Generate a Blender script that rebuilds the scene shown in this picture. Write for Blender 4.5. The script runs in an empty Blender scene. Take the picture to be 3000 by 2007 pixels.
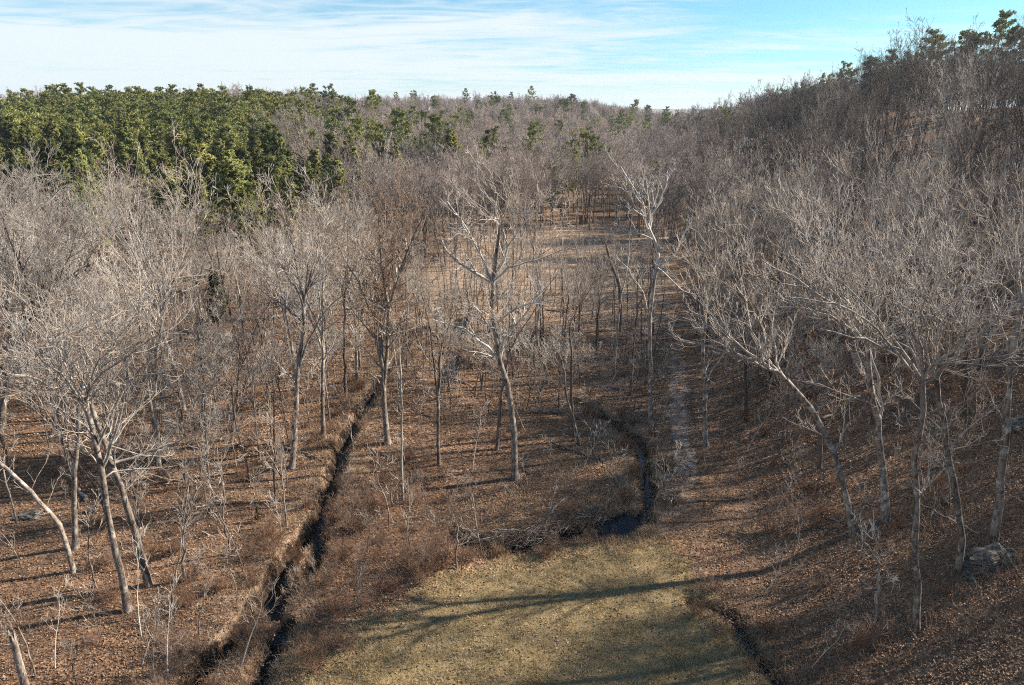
import bpy, math, random
import numpy as np
from mathutils import Vector

SC = bpy.context.scene
COL = SC.collection
RAD = math.radians

# ------------------------------------------------------------------ camera
CAMH, PITCH = 27.0, RAD(18.6)
cam = bpy.data.cameras.new('camera')
cam.lens, cam.sensor_width = 24.0, 36.0
cam.clip_start, cam.clip_end = 0.5, 20000
camo = bpy.data.objects.new('camera', cam)
COL.objects.link(camo)
camo.location = (0, 0, CAMH)
camo.rotation_euler = (math.pi / 2 - PITCH, 0, 0)
SC.camera = camo

# ------------------------------------------------------------------ light
SUN_EL, SUN_AZ = RAD(31), RAD(-13)          # azimuth: degrees behind the camera's right-hand side
sun_dir = Vector((math.cos(SUN_EL) * math.cos(SUN_AZ), -math.cos(SUN_EL) * math.sin(SUN_AZ), math.sin(SUN_EL)))
sl = bpy.data.lights.new('sun', 'SUN')
sl.energy, sl.angle, sl.color = 5.0, RAD(0.6), (1.0, 0.88, 0.73)
so = bpy.data.objects.new('sun', sl)
COL.objects.link(so)
so.location = (60, -20, 80)
so.rotation_euler = sun_dir.to_track_quat('Z', 'Y').to_euler()

SC.view_settings.view_transform = 'Standard'
SC.view_settings.look = 'None'
SC.view_settings.exposure = 1.32
SC.view_settings.gamma = 1.0
SC.cycles.max_bounces = 4
SC.cycles.diffuse_bounces = 2
SC.cycles.glossy_bounces = 2
SC.cycles.transparent_max_bounces = 4
SC.cycles.use_denoising = False
SC.cycles.pixel_filter_type = 'BLACKMAN_HARRIS'
SC.cycles.filter_width = 1.1


class NT:
    """small helper for node trees"""
    def __init__(self, tree):
        self.t = tree
    def n(self, kind, **kw):
        nd = self.t.nodes.new(kind)
        for k, v in kw.items():
            setattr(nd, k, v)
        return nd
    def l(self, a, b):
        self.t.links.new(a, b)
    def val(self, sock, v):
        if hasattr(v, 'is_output'):
            self.l(v, sock)
        else:
            sock.default_value = v
    def math(self, op, a, b=None, clamp=False):
        nd = self.n('ShaderNodeMath', operation=op, use_clamp=clamp)
        self.val(nd.inputs[0], a)
        if b is not None:
            self.val(nd.inputs[1], b)
        return nd.outputs[0]
    def mix(self, f, a, b, blend='MIX'):
        nd = self.n('ShaderNodeMix', data_type='RGBA', blend_type=blend)
        self.val(nd.inputs[0], f)
        self.val(nd.inputs[6], a if hasattr(a, 'is_output') else (*a, 1))
        self.val(nd.inputs[7], b if hasattr(b, 'is_output') else (*b, 1))
        return nd.outputs[2]
    def ramp(self, f, stops):
        nd = self.n('ShaderNodeValToRGB')
        e = nd.color_ramp.elements
        while len(e) < len(stops):
            e.new(0.5)
        for el, (p, c) in zip(e, stops):
            el.position = p
            el.color = (*c, 1) if len(c) == 3 else c
        self.l(f, nd.inputs[0])
        return nd.outputs[0]
    def rng(self, f, a, b, c=0.0, d=1.0, smooth=True):
        nd = self.n('ShaderNodeMapRange')
        if smooth:
            nd.interpolation_type = 'SMOOTHSTEP'
        self.l(f, nd.inputs[0])
        for i, v in zip((1, 2, 3, 4), (a, b, c, d)):
            nd.inputs[i].default_value = v
        return nd.outputs[0]
    def noise(self, vec, scale, detail=3, rough=0.55, dist=0.0):
        nd = self.n('ShaderNodeTexNoise')
        if vec is not None:
            self.l(vec, nd.inputs['Vector'])
        nd.inputs['Scale'].default_value = scale
        nd.inputs['Detail'].default_value = detail
        nd.inputs['Roughness'].default_value = rough
        nd.inputs['Distortion'].default_value = dist
        return nd.outputs[0]
    def mapping(self, vec, scale=(1, 1, 1), rot=(0, 0, 0), loc=(0, 0, 0)):
        nd = self.n('ShaderNodeMapping')
        self.l(vec, nd.inputs[0])
        nd.inputs[1].default_value = loc
        nd.inputs[2].default_value = rot
        nd.inputs[3].default_value = scale
        return nd.outputs[0]


# ------------------------------------------------------------------ world: physical sky with thin cirrus
def make_world():
    w = bpy.data.worlds.new('World')
    SC.world = w
    w.use_nodes = True
    w.node_tree.nodes.clear()
    N = NT(w.node_tree)
    out = N.n('ShaderNodeOutputWorld')
    bg = N.n('ShaderNodeBackground')
    sky = N.n('ShaderNodeTexSky', sky_type='NISHITA', sun_disc=False)
    sky.sun_elevation, sky.sun_rotation = SUN_EL, math.pi / 2 + SUN_AZ
    sky.altitude, sky.air_density, sky.dust_density, sky.ozone_density = 200, 1.0, 0.3, 1.6
    tc = N.n('ShaderNodeTexCoord')
    sep = N.n('ShaderNodeSeparateXYZ')
    N.l(tc.outputs['Generated'], sep.inputs[0])
    x, y, z = sep.outputs
    zz = N.math('ADD', N.math('MAXIMUM', z, 0.0), 0.055)
    cmb = N.n('ShaderNodeCombineXYZ')
    N.l(N.math('DIVIDE', x, zz), cmb.inputs[0])
    N.l(N.math('DIVIDE', y, zz), cmb.inputs[1])
    p1 = N.mapping(cmb.outputs[0], scale=(0.26, 0.62, 1), rot=(0, 0, RAD(-24)), loc=(3.1, 1.7, 0))
    p2 = N.mapping(cmb.outputs[0], scale=(0.8, 1.9, 1), rot=(0, 0, RAD(-32)), loc=(0.4, 5.2, 0))
    n1 = N.noise(p1, 0.8, 6, 0.58, 0.8)
    n2 = N.noise(p2, 1.1, 7, 0.62, 1.6)
    n = N.math('ADD', N.math('MULTIPLY', n1, 0.62), N.math('MULTIPLY', n2, 0.38))
    # cover: thicker to the left and low down, thin to the right and up high
    n = N.math('ADD', n, N.math('MULTIPLY', x, -0.17))
    low = N.rng(z, 0.0, 0.18, 0.14, 0.0)
    n = N.math('ADD', n, low)
    cover = N.rng(n, 0.42, 0.68)
    hi = N.rng(z, 0.24, 0.62, 1.0, 0.10)
    cover = N.math('MULTIPLY', cover, hi)
    hz = N.rng(z, 0.0, 0.075, 0.85, 0.0)
    cover = N.math('MAXIMUM', cover, hz)
    cover = N.math('MULTIPLY', cover, 0.95)
    tint = N.mix(1.0, sky.outputs[0], (0.60, 1.0, 1.16), 'MULTIPLY')
    STR = 0.056
    c = 0.398 / STR
    col = N.mix(cover, tint, (c * 0.90, c * 0.99, c * 1.04))
    N.l(col, bg.inputs[0])
    bg.inputs[1].default_value = STR
    N.l(bg.outputs[0], out.inputs[0])

make_world()


# ------------------------------------------------------------------ object helpers
def tag(o, label=None, cat=None, group=None, kind=None):
    if label: o['label'] = label
    if cat: o['category'] = cat
    if group: o['group'] = group
    if kind: o['kind'] = kind
    return o

def link(name, me, parent=None, loc=(0, 0, 0), rz=0.0, sc=1.0):
    o = bpy.data.objects.new(name, me)
    COL.objects.link(o)
    o.parent = parent
    o.location = loc
    o.rotation_euler = (0, 0, rz)
    o.scale = (sc, sc, sc) if not isinstance(sc, tuple) else sc
    return o

def build(name, V, quads=None, tris=None, mats=(), qmat=None, tmat=None, attrs=None, smooth=True):
    """mesh from numpy arrays"""
    me = bpy.data.meshes.new(name)
    V = np.asarray(V, dtype=np.float32)
    me.vertices.add(len(V))
    me.vertices.foreach_set('co', V.ravel())
    q = np.zeros((0, 4), np.int32) if quads is None else np.asarray(quads, np.int32)
    t = np.zeros((0, 3), np.int32) if tris is None else np.asarray(tris, np.int32)
    nl = q.size + t.size
    me.loops.add(nl)
    me.loops.foreach_set('vertex_index', np.concatenate([q.ravel(), t.ravel()]).astype(np.int32))
    me.polygons.add(len(q) + len(t))
    ls = np.concatenate([np.arange(len(q)) * 4, q.size + np.arange(len(t)) * 3]).astype(np.int32)
    me.polygons.foreach_set('loop_start', ls)
    for m in mats:
        me.materials.append(m)
    if qmat is not None or tmat is not None:
        qm = np.zeros(len(q), np.int32) if qmat is None else np.asarray(qmat, np.int32)
        tm = np.zeros(len(t), np.int32) if tmat is None else np.asarray(tmat, np.int32)
        me.polygons.foreach_set('material_index', np.concatenate([qm, tm]).astype(np.int32))
    me.polygons.foreach_set('use_smooth', np.full(len(q) + len(t), smooth, dtype=bool))
    for k, (typ, dom, a) in (attrs or {}).items():
        at = me.attributes.new(k, typ, dom)
        a = np.asarray(a)
        if typ == 'FLOAT_VECTOR': at.data.foreach_set('vector', a.astype(np.float32).ravel())
        elif typ == 'FLOAT_COLOR': at.data.foreach_set('color', a.astype(np.float32).ravel())
        else: at.data.foreach_set('value', a.ravel())
    me.update(calc_edges=True)
    me.validate()
    return me


# ------------------------------------------------------------------ terrain
def sm(a, b, x):
    t = np.clip((np.asarray(x, float) - a) / (b - a), 0, 1)
    return t * t * (3 - 2 * t)

def foot(y):
    return 14.0 + 0.17 * (np.asarray(y, float) - 27)

def base_h(x, y):
    x = np.asarray(x, float); y = np.asarray(y, float)
    rh = np.interp(y, [-200, 60, 184, 321, 459, 700, 1049, 1800], [34, 31.5, 28, 26.5, 20.5, 17.5, 14, 8])
    t = (x - foot(y)) / 88.0
    s = np.clip(t, 0, 1)
    right = rh * np.sin(np.pi / 2 * s ** 1.12) ** 1.06 - np.clip(t - 1, 0, 6) * 3
    left = 17.5 * sm(95, 320, y) * (1 - sm(-120, 15, x)) * (1 + 0.1 * np.sin(x * 0.021 + y * 0.013))
    q = x / np.maximum(y, 30)
    far = 27 * sm(320, 760, y) * (1 - 0.72 * sm(0.05, 0.27, q)) * (1 - 0.35 * sm(-0.35, -0.75, q))
    far = far * (1 - 0.55 * sm(900, 2200, y))
    h = np.maximum(np.maximum(left, far), 0)
    h = np.where(t > 0, np.maximum(h, right), h)
    dist = 56 * sm(3300, 5200, y) * (1 + 0.06 * np.sin(x * 0.004))
    h = np.maximum(h, dist)
    h = h + 0.22 * np.sin(x * 0.19 + 0.6 * np.sin(y * 0.11)) * np.sin(y * 0.16 + 1) + 0.10 * np.sin(x * 0.53 + 1.3) * np.sin(y * 0.47)
    h = h + sm(150, 500, np.hypot(x, y)) * 1.6 * np.sin(x * 0.031 + 2) * np.sin(y * 0.027)
    return h

def ray(u, v):
    dx, dy = (u - 1500) / 2000.0, (v - 1003.5) / 2000.0
    c, s = math.cos(PITCH), math.sin(PITCH)
    return np.array([dx, c - dy * s, -s - dy * c])

def G(u, v):
    """point of the ground seen at a pixel of the photograph"""
    d = ray(u, v)
    t = 20.0
    while t < 1500:
        if CAMH + d[2] * t <= float(base_h(d[0] * t, d[1] * t)):
            break
        t += 0.5
    lo, hi = t - 0.5, t
    for _ in range(12):
        m = (lo + hi) / 2
        if CAMH + d[2] * m <= float(base_h(d[0] * m, d[1] * m)): hi = m
        else: lo = m
    return np.array([d[0] * hi, d[1] * hi])

def GL(pts):
    return np.array([G(u, v) for u, v in pts])

def px_of(x, y, z):
    c, s = math.cos(PITCH), math.sin(PITCH)
    yy, zz = y, z - CAMH
    f = yy * c - zz * s
    up = yy * s + zz * c
    return 1500 + 2000 * x / f, 1003.5 - 2000 * up / f, f

def dseg(x, y, P):
    """distance of points to a polyline"""
    d = np.full(np.shape(x), 1e9)
    for a, b in zip(P[:-1], P[1:]):
        ab = b - a
        t = np.clip(((x - a[0]) * ab[0] + (y - a[1]) * ab[1]) / (ab @ ab + 1e-9), 0, 1)
        d = np.minimum(d, np.hypot(x - a[0] - t * ab[0], y - a[1] - t * ab[1]))
    return d

def inpoly(x, y, P):
    r = np.zeros(np.shape(x), bool)
    n = len(P)
    for i in range(n):
        (x1, y1), (x2, y2) = P[i], P[(i + 1) % n]
        c = ((y1 > y) != (y2 > y)) & (x < (x2 - x1) * (y - y1) / (y2 - y1 + 1e-12) + x1)
        r ^= c
    return r

def resample(P, n):
    P = np.asarray(P, float)
    s = np.concatenate([[0], np.cumsum(np.linalg.norm(np.diff(P, axis=0), axis=1))])
    t = np.linspace(0, s[-1], n)
    return np.stack([np.interp(t, s, P[:, k]) for k in range(P.shape[1])], 1)

def smoothline(P, n):
    Q = resample(P, n)
    for _ in range(2):
        Q[1:-1] = 0.5 * Q[1:-1] + 0.25 * (Q[:-2] + Q[2:])
    return Q

CREEKS = [  # pixels, half width, depth
    ([(500, 2075), (558, 1994), (647, 1901), (696, 1843), (759, 1762), (804, 1709), (826, 1664), (872, 1580), (915, 1555), (936, 1508), (951, 1477),
      (969, 1414), (991, 1343), (1003, 1315), (1022, 1271), (1054, 1213), (1089, 1155), (1116, 1102), (1143, 1079), (1170, 1048), (1187, 1012),
      (1180, 977), (1150, 950)], 0.31, 0.9),
    ([(926, 1560), (938, 1600), (918, 1650), (880, 1685), (850, 1712), (826, 1744), (790, 1790)], 0.30, 0.85),
    ([(755, 2050), (762, 1985), (783, 1915), (806, 1870), (820, 1830)], 0.30, 0.7),
    ([(1300, 1110), (1318, 1080), (1330, 1050)], 0.55, 0.6),
    ([(1345, 1060), (1400, 1050), (1440, 1040)], 0.5, 0.9),
    ([(1745, 1547), (1810, 1538), (1862, 1512)], 1.05, 0.55),
    ([(1860, 1512), (1905, 1475), (1893, 1390), (1880, 1312), (1850, 1275), (1800, 1240), (1740, 1195), (1690, 1170)], 0.26, 0.6),
    ([(1340, 1570), (1430, 1600), (1540, 1595), (1650, 1565), (1740, 1545)], 0.35, 0.5),
    ([(2030, 1762), (2090, 1775), (2140, 1800), (2165, 1832), (2195, 1880), (2230, 1935), (2290, 2020)], 0.16, 0.4),
    ([(1336, 990), (1342, 960), (1352, 930)], 0.5, 0.55),
]
CW = [(smoothline(GL(p), 4 * len(p)), hw, dp) for p, hw, dp in CREEKS]
PATH = smoothline(GL([(1958, 760), (1972, 900), (1985, 1050), (1985, 1200), (2000, 1330), (2030, 1480), (2060, 1610), (2075, 1700)]), 30)
MEADOW = GL([(560, 2250), (750, 2000), (980, 1850), (1200, 1740), (1330, 1662), (1560, 1605), (1760, 1590), (1900, 1545), (1990, 1590), (2060, 1700),
             (2090, 1775), (2165, 1835), (2230, 1935), (2290, 2030), (2350, 2250)])
CLEAR = GL([(1550, 672), (1640, 660), (1860, 660), (1950, 700), (1960, 820), (1950, 940), (1890, 980), (1800, 950), (1680, 920), (1590, 880), (1500, 820), (1490, 760), (1520, 710)])

def carve(x, y):
    c = np.zeros(np.shape(x))
    near = (np.hypot(x, y) < 190) & (np.abs(x) < 60)
    xn, yn = x[near], y[near]
    k = np.zeros(len(xn))
    wob = 0.35 * np.sin(xn * 2.3 + yn * 1.1) + 0.3 * np.sin(yn * 3.7 - xn * 1.9) + 0.25 * np.sin(yn * 7.1 + xn * 5.3)
    for P, hw, dp in CW:
        d = dseg(xn, yn, P) + wob * 0.25
        k = np.maximum(k, dp * (1 - sm(hw * 0.7, hw + (0.6 if dp > 0.8 else 0.85), d)))
    c[near] = k
    return c

def height(x, y):
    x = np.atleast_1d(np.asarray(x, float)); y = np.atleast_1d(np.asarray(y, float))
    return base_h(x, y) - carve(x, y)

def hgt(x, y):
    return float(height([x], [y])[0])


# ------------------------------------------------------------------ materials
def new_mat(name, rough=0.9, spec=0.25):
    m = bpy.data.materials.new(name)
    m.use_nodes = True
    N = NT(m.node_tree)
    b = m.node_tree.nodes['Principled BSDF']
    b.inputs['Roughness'].default_value = rough
    b.inputs['Specular IOR Level'].default_value = spec
    return m, N, b

def bark_mat(name, dark, light, pale, scale=5.0, pale_amt=0.62, vary=0.35):
    m, N, b = new_mat(name, 0.92, 0.15)
    tc = N.n('ShaderNodeTexCoord')
    oi = N.n('ShaderNodeObjectInfo')
    v = N.mapping(tc.outputs['Object'], scale=(1, 1, 0.28))
    n1 = N.noise(v, scale, 6, 0.7)
    n2 = N.noise(tc.outputs['Object'], 1.7, 5, 0.7)
    c = N.mix(N.rng(n1, 0.38, 0.62), dark, light)
    c = N.mix(N.rng(n2, pale_amt - 0.08, pale_amt + 0.10), c, pale)
    hv = N.n('ShaderNodeHueSaturation')
    N.l(N.rng(oi.outputs['Random'], 0, 1, 1 - vary, 1 + vary, False), hv.inputs['Value'])
    hv.inputs['Hue'].default_value = 0.5
    N.l(c, hv.inputs['Color'])
    N.l(hv.outputs[0], b.inputs['Base Color'])
    bp = N.n('ShaderNodeBump')
    bp.inputs['Strength'].default_value = 0.55
    bp.inputs['Distance'].default_value = 0.03
    N.l(n1, bp.inputs['Height'])
    N.l(bp.outputs[0], b.inputs['Normal'])
    return m

def twig_mat(name, a, b_, vary=0.28):
    m, N, b = new_mat(name, 0.85, 0.2)
    oi = N.n('ShaderNodeObjectInfo')
    tc = N.n('ShaderNodeTexCoord')
    n = N.noise(tc.outputs['Object'], 0.9, 3)
    c = N.mix(N.rng(n, 0.35, 0.65), a, b_)
    hv = N.n('ShaderNodeHueSaturation')
    r = N.math('FRACT', N.math('MULTIPLY', oi.outputs['Random'], 7.31))
    N.l(N.rng(r, 0, 1, 1 - vary, 1 + vary, False), hv.inputs['Value'])
    N.l(N.rng(oi.outputs['Random'], 0, 1, 0.75, 1.25, False), hv.inputs['Saturation'])
    N.l(c, hv.inputs['Color'])
    N.l(hv.outputs[0], b.inputs['Base Color'])
    return m

def leaf_mat(name, stops, vary=0.3, attr=None, trans=0.0, scale=1.2):
    # trans: share of light let through thin needles
    m, N, b = new_mat(name, 0.75, 0.2)
    oi = N.n('ShaderNodeObjectInfo')
    if attr:
        at = N.n('ShaderNodeAttribute', attribute_name=attr)
        f = at.outputs['Fac']
    else:
        tc = N.n('ShaderNodeTexCoord')
        f = N.math('ADD', N.math('MULTIPLY', N.noise(tc.outputs['Object'], scale, 4), 0.7), N.math('MULTIPLY', oi.outputs['Random'], 0.35))
    c = N.ramp(f, stops)
    hv = N.n('ShaderNodeHueSaturation')
    r = N.math('FRACT', N.math('MULTIPLY', oi.outputs['Random'], 5.7))
    N.l(N.rng(r, 0, 1, 1 - vary, 1 + vary, False), hv.inputs['Value'])
    N.l(c, hv.inputs['Color'])
    N.l(hv.outputs[0], b.inputs['Base Color'])
    if trans:
        tr = N.n('ShaderNodeBsdfTranslucent')
        N.l(hv.outputs[0], tr.inputs['Color'])
        mx = N.n('ShaderNodeMixShader')
        mx.inputs[0].default_value = trans
        N.l(b.outputs[0], mx.inputs[1]); N.l(tr.outputs[0], mx.inputs[2])
        N.l(mx.outputs[0], m.node_tree.nodes['Material Output'].inputs[0])
    return m

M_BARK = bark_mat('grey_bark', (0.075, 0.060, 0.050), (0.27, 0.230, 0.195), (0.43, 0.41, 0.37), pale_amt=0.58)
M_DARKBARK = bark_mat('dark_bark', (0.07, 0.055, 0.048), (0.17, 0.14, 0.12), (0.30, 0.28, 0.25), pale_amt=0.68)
M_WHITEBARK = bark_mat('white_bark', (0.30, 0.27, 0.24), (0.55, 0.52, 0.47), (0.66, 0.63, 0.58), scale=3, vary=0.15)
M_PALEBARK = bark_mat('pale_bark', (0.20, 0.175, 0.155), (0.40, 0.37, 0.33), (0.52, 0.50, 0.45), scale=4, vary=0.15)
M_TWIG = twig_mat('pale_twigs', (0.29, 0.252, 0.22), (0.43, 0.385, 0.34), 0.42)
M_BROWNTWIG = twig_mat('brown_twigs', (0.25, 0.185, 0.145), (0.34, 0.265, 0.215))
M_WHITETWIG = twig_mat('white_twigs', (0.46, 0.42, 0.37), (0.58, 0.54, 0.48), 0.12)
M_FARTWIG = twig_mat('far_twigs', (0.27, 0.222, 0.20), (0.37, 0.315, 0.285), 0.38)
M_SHADETWIG = twig_mat('slope_shade_twigs', (0.095, 0.082, 0.076), (0.150, 0.132, 0.122), 0.45)  # dark grey twigs, with the right slope's shade put into the colour
M_PINEBARK = bark_mat('pine_bark', (0.10, 0.06, 0.045), (0.20, 0.13, 0.10), (0.26, 0.19, 0.15))
M_PINE = leaf_mat('pine_needles', [(0.25, (0.105, 0.130, 0.046)), (0.5, (0.200, 0.218, 0.074)), (0.8, (0.32, 0.310, 0.095))], 0.26, trans=0.26)
M_CEDAR = leaf_mat('cedar_foliage', [(0.3, (0.030, 0.042, 0.016)), (0.6, (0.055, 0.060, 0.022)), (0.85, (0.095, 0.075, 0.030))], 0.25)
M_RUSSET = leaf_mat('russet_leaves', [(0.3, (0.10, 0.045, 0.025)), (0.6, (0.17, 0.08, 0.04)), (0.85, (0.24, 0.13, 0.07))], 0.2)
M_BRUSH = twig_mat('brush_stems', (0.16, 0.095, 0.065), (0.27, 0.185, 0.135))
M_LITTER = leaf_mat('leaf_litter', [(0.0, (0.072, 0.043, 0.028)), (0.35, (0.210, 0.124, 0.075)), (0.7, (0.37, 0.232, 0.148)), (0.93, (0.52, 0.38, 0.275)), (1.0, (0.60, 0.51, 0.42))], 0, 'tone')
M_GRASS = leaf_mat('meadow_grass', [(0.0, (0.120, 0.100, 0.042)), (0.3, (0.265, 0.202, 0.098)), (0.65, (0.43, 0.340, 0.195)), (1.0, (0.62, 0.53, 0.36))], 0, 'tone')
M_DRYGRASS = leaf_mat('dry_grass', [(0.0, (0.20, 0.13, 0.078)), (0.5, (0.36, 0.255, 0.16)), (1.0, (0.55, 0.43, 0.29))], 0, 'tone')

def rock_mat():
    m, N, b = new_mat('grey_rock', 0.9, 0.2)
    tc = N.n('ShaderNodeTexCoord')
    v = N.mapping(tc.outputs['Object'], scale=(1, 1, 5))
    n1 = N.noise(v, 2.5, 7, 0.65)
    n2 = N.noise(tc.outputs['Object'], 3.0, 5, 0.6)
    c = N.mix(N.rng(n1, 0.35, 0.65), (0.04, 0.036, 0.032), (0.20, 0.185, 0.165))
    c = N.mix(N.rng(n2, 0.58, 0.70), c, (0.24, 0.245, 0.21))
    N.l(c, b.inputs['Base Color'])
    bp = N.n('ShaderNodeBump')
    bp.inputs['Strength'].default_value = 0.8
    bp.inputs['Distance'].default_value = 0.06
    N.l(n1, bp.inputs['Height'])
    N.l(bp.outputs[0], b.inputs['Normal'])
    return m
M_ROCK = rock_mat()
M_PEBBLE = leaf_mat('pebbles', [(0.0, (0.12, 0.09, 0.07)), (0.6, (0.26, 0.20, 0.155)), (1.0, (0.42, 0.35, 0.28))], 0, 'tone')

def water_mat():
    m, N, b = new_mat('dark_water', 0.05, 0.32)
    b.inputs['Base Color'].default_value = (0.004, 0.0035, 0.003, 1)
    b.inputs['IOR'].default_value = 1.33
    tc = N.n('ShaderNodeTexCoord')
    bp = N.n('ShaderNodeBump')
    bp.inputs['Strength'].default_value = 0.12
    bp.inputs['Distance'].default_value = 0.02
    N.l(N.noise(tc.outputs['Object'], 5, 3), bp.inputs['Height'])
    N.l(bp.outputs[0], b.inputs['Normal'])
    return m
M_WATER = water_mat()

def ground_mat():
    m, N, b = new_mat('ground', 0.95, 0.1)
    tc = N.n('ShaderNodeTexCoord')
    P = tc.outputs['Object']
    zone = N.n('ShaderNodeAttribute', attribute_name='zone')
    sp = N.n('ShaderNodeSeparateColor')
    N.l(zone.outputs['Color'], sp.inputs[0])
    mead, path, mud = sp.outputs
    dry = zone.outputs['Alpha']
    vor = N.n('ShaderNodeTexVoronoi')
    vor.inputs['Scale'].default_value = 7.0
    N.l(P, vor.inputs['Vector'])
    vs = N.n('ShaderNodeSeparateColor')
    N.l(vor.outputs['Color'], vs.inputs[0])
    big = N.noise(P, 0.16, 5, 0.6)
    mid = N.noise(P, 1.1, 5, 0.65)
    fine = N.noise(P, 9.0, 4, 0.7)
    f = N.math('ADD', N.math('MULTIPLY', vs.outputs[0], 0.45), N.math('MULTIPLY', mid, 0.55))
    litter = N.ramp(f, [(0.15, (0.064, 0.039, 0.026)), (0.42, (0.180, 0.107, 0.065)), (0.62, (0.29, 0.182, 0.115)), (0.85, (0.42, 0.30, 0.205))])
    litter = N.mix(N.rng(big, 0.42, 0.62, 0.0, 0.65), litter, (0.125, 0.092, 0.066))
    g = N.math('ADD', N.math('MULTIPLY', fine, 0.5), N.math('MULTIPLY', mid, 0.5))
    grass = N.ramp(g, [(0.3, (0.12, 0.090, 0.044)), (0.5, (0.25, 0.188, 0.098)), (0.7, (0.38, 0.30, 0.18))])
    tan = N.ramp(g, [(0.3, (0.22, 0.155, 0.105)), (0.5, (0.37, 0.27, 0.19)), (0.7, (0.50, 0.39, 0.285))])
    grav = N.ramp(N.math('ADD', N.math('ADD', N.math('MULTIPLY', vs.outputs[1], 0.25), N.math('MULTIPLY', fine, 0.4)), N.math('MULTIPLY', mid, 0.35)),
                  [(0.2, (0.22, 0.15, 0.11)), (0.55, (0.40, 0.30, 0.24)), (0.85, (0.60, 0.50, 0.43))])
    mudc = N.ramp(fine, [(0.35, (0.022, 0.015, 0.011)), (0.65, (0.075, 0.05, 0.035))])
    edge = N.math('MULTIPLY', N.math('SUBTRACT', mid, 0.5), 0.8)
    def m_(w, a, bb, lo=0.35, hi=0.65):
        return N.mix(N.rng(N.math('ADD', w, edge), lo, hi), a, bb)
    c = m_(dry, litter, tan)
    c = m_(mead, c, grass)
    c = m_(path, c, grav, 0.3, 0.75)
    c = m_(mud, c, mudc)
    N.l(c, b.inputs['Base Color'])
    bp = N.n('ShaderNodeBump')
    bp.inputs['Strength'].default_value = 0.9
    bp.inputs['Distance'].default_value = 0.09
    N.l(N.math('ADD', N.math('MULTIPLY', vs.outputs[0], 0.5), fine), bp.inputs['Height'])
    N.l(bp.outputs[0], b.inputs['Normal'])
    return m
M_GROUND = ground_mat()


# ------------------------------------------------------------------ ground sheet and water
CREEK0 = lambda y: np.interp(y, CW[0][0][:, 1], CW[0][0][:, 0])
def zone_masks(x, y):
    """meadow, path, mud, dry grass weights"""
    n = np.shape(x)
    mead, path, mud, dry = (np.zeros(n) for _ in range(4))
    near = (y > 5) & (y < 230) & (np.abs(x) < 110)
    xn, yn = x[near], y[near]
    wob = 0.8 * np.sin(xn * 0.9 + yn * 0.7) + 0.6 * np.sin(yn * 1.6 - xn * 0.6)
    mp = np.vstack([MEADOW, MEADOW[:1]])
    mead[near] = np.clip(0.5 + (np.where(inpoly(xn, yn, MEADOW), 1, -1) * dseg(xn, yn, mp) + wob * 0.7) / 2.2, 0, 1)
    cp = np.vstack([CLEAR, CLEAR[:1]])
    dry[near] = np.clip(0.5 + (np.where(inpoly(xn, yn, CLEAR), 1, -1) * dseg(xn, yn, cp) + wob * 2) / 10, 0, 1)
    dp = dseg(xn, yn, PATH)
    path[near] = np.clip(1.0 - np.abs(dp - 0.35 + 0.30 * wob) / 0.95, 0, 0.66) * sm(38, 50, yn) * (1 - 0.75 * sm(66, 92, yn))
    mu = np.zeros(len(xn)); dr = dry[near]
    for k, (P, hw, d_) in enumerate(CW):
        d = dseg(xn, yn, P) + 0.16 * wob
        mu = np.maximum(mu, 1 - sm(hw * 0.9, hw + 0.95, d))
        if k == 0:
            dr = np.maximum(dr, 0.52 * (1 - sm(1.2, 5.0, d)))
        dr = np.maximum(dr, 0.55 * sm(70, 90, yn) * sm(-1, 2, xn - CREEK0(yn)) * (1 - sm(-4, 2, xn - foot(yn))) * (1 - sm(165, 185, yn)))
        if k in (5, 6):
            dr = np.maximum(dr, 0.6 * (1 - sm(1.5, 4.5, d)))
    mud[near] = mu; dry[near] = dr
    return mead, path, mud, dry

def make_ground():
    a1 = np.radians(np.concatenate([np.arange(-180, -48, 4), np.arange(-48, 48.01, 0.115), np.arange(52, 180, 4)]))
    r = [3.0, 8.0, 14.0, 18.0]
    while r[-1] < 150: r.append(r[-1] * 1.0052)
    while r[-1] < 6000: r.append(r[-1] * 1.03)
    r = np.array(r)
    A, Rr = np.meshgrid(a1, r)
    X, Y = (Rr * np.sin(A)).ravel(), (Rr * np.cos(A)).ravel()
    Z = height(X, Y)
    nr = Rr.ravel() < 120
    rs = np.random.RandomState(5)
    Z[nr] += rs.normal(0, 0.012, nr.sum())
    na, nrw = len(a1), len(r)
    i = np.arange(nrw - 1)[:, None] * na
    j = np.arange(na)[None, :]
    j2 = (j + 1) % na
    q = np.stack([i + j, i + na + j, i + na + j2, i + j2], -1).reshape(-1, 4)
    V = np.stack([X, Y, Z], 1)
    V = np.vstack([V, [[0, 0, hgt(0, 0)]]])
    t = np.stack([np.full(na, len(V) - 1), np.arange(na), (np.arange(na) + 1) % na], 1)
    zm = np.zeros((len(V), 4))
    zm[:-1] = np.stack(zone_masks(X, Y), 1)
    q = q[:, ::-1]; t = t[:, ::-1]
    me = build('ground', V, q, t, [M_GROUND], attrs={'zone': ('FLOAT_COLOR', 'POINT', zm)})
    tag(link('ground', me), kind='structure', label='leaf covered valley floor with meadow, creek cuts and wooded slopes')
make_ground()

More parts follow.
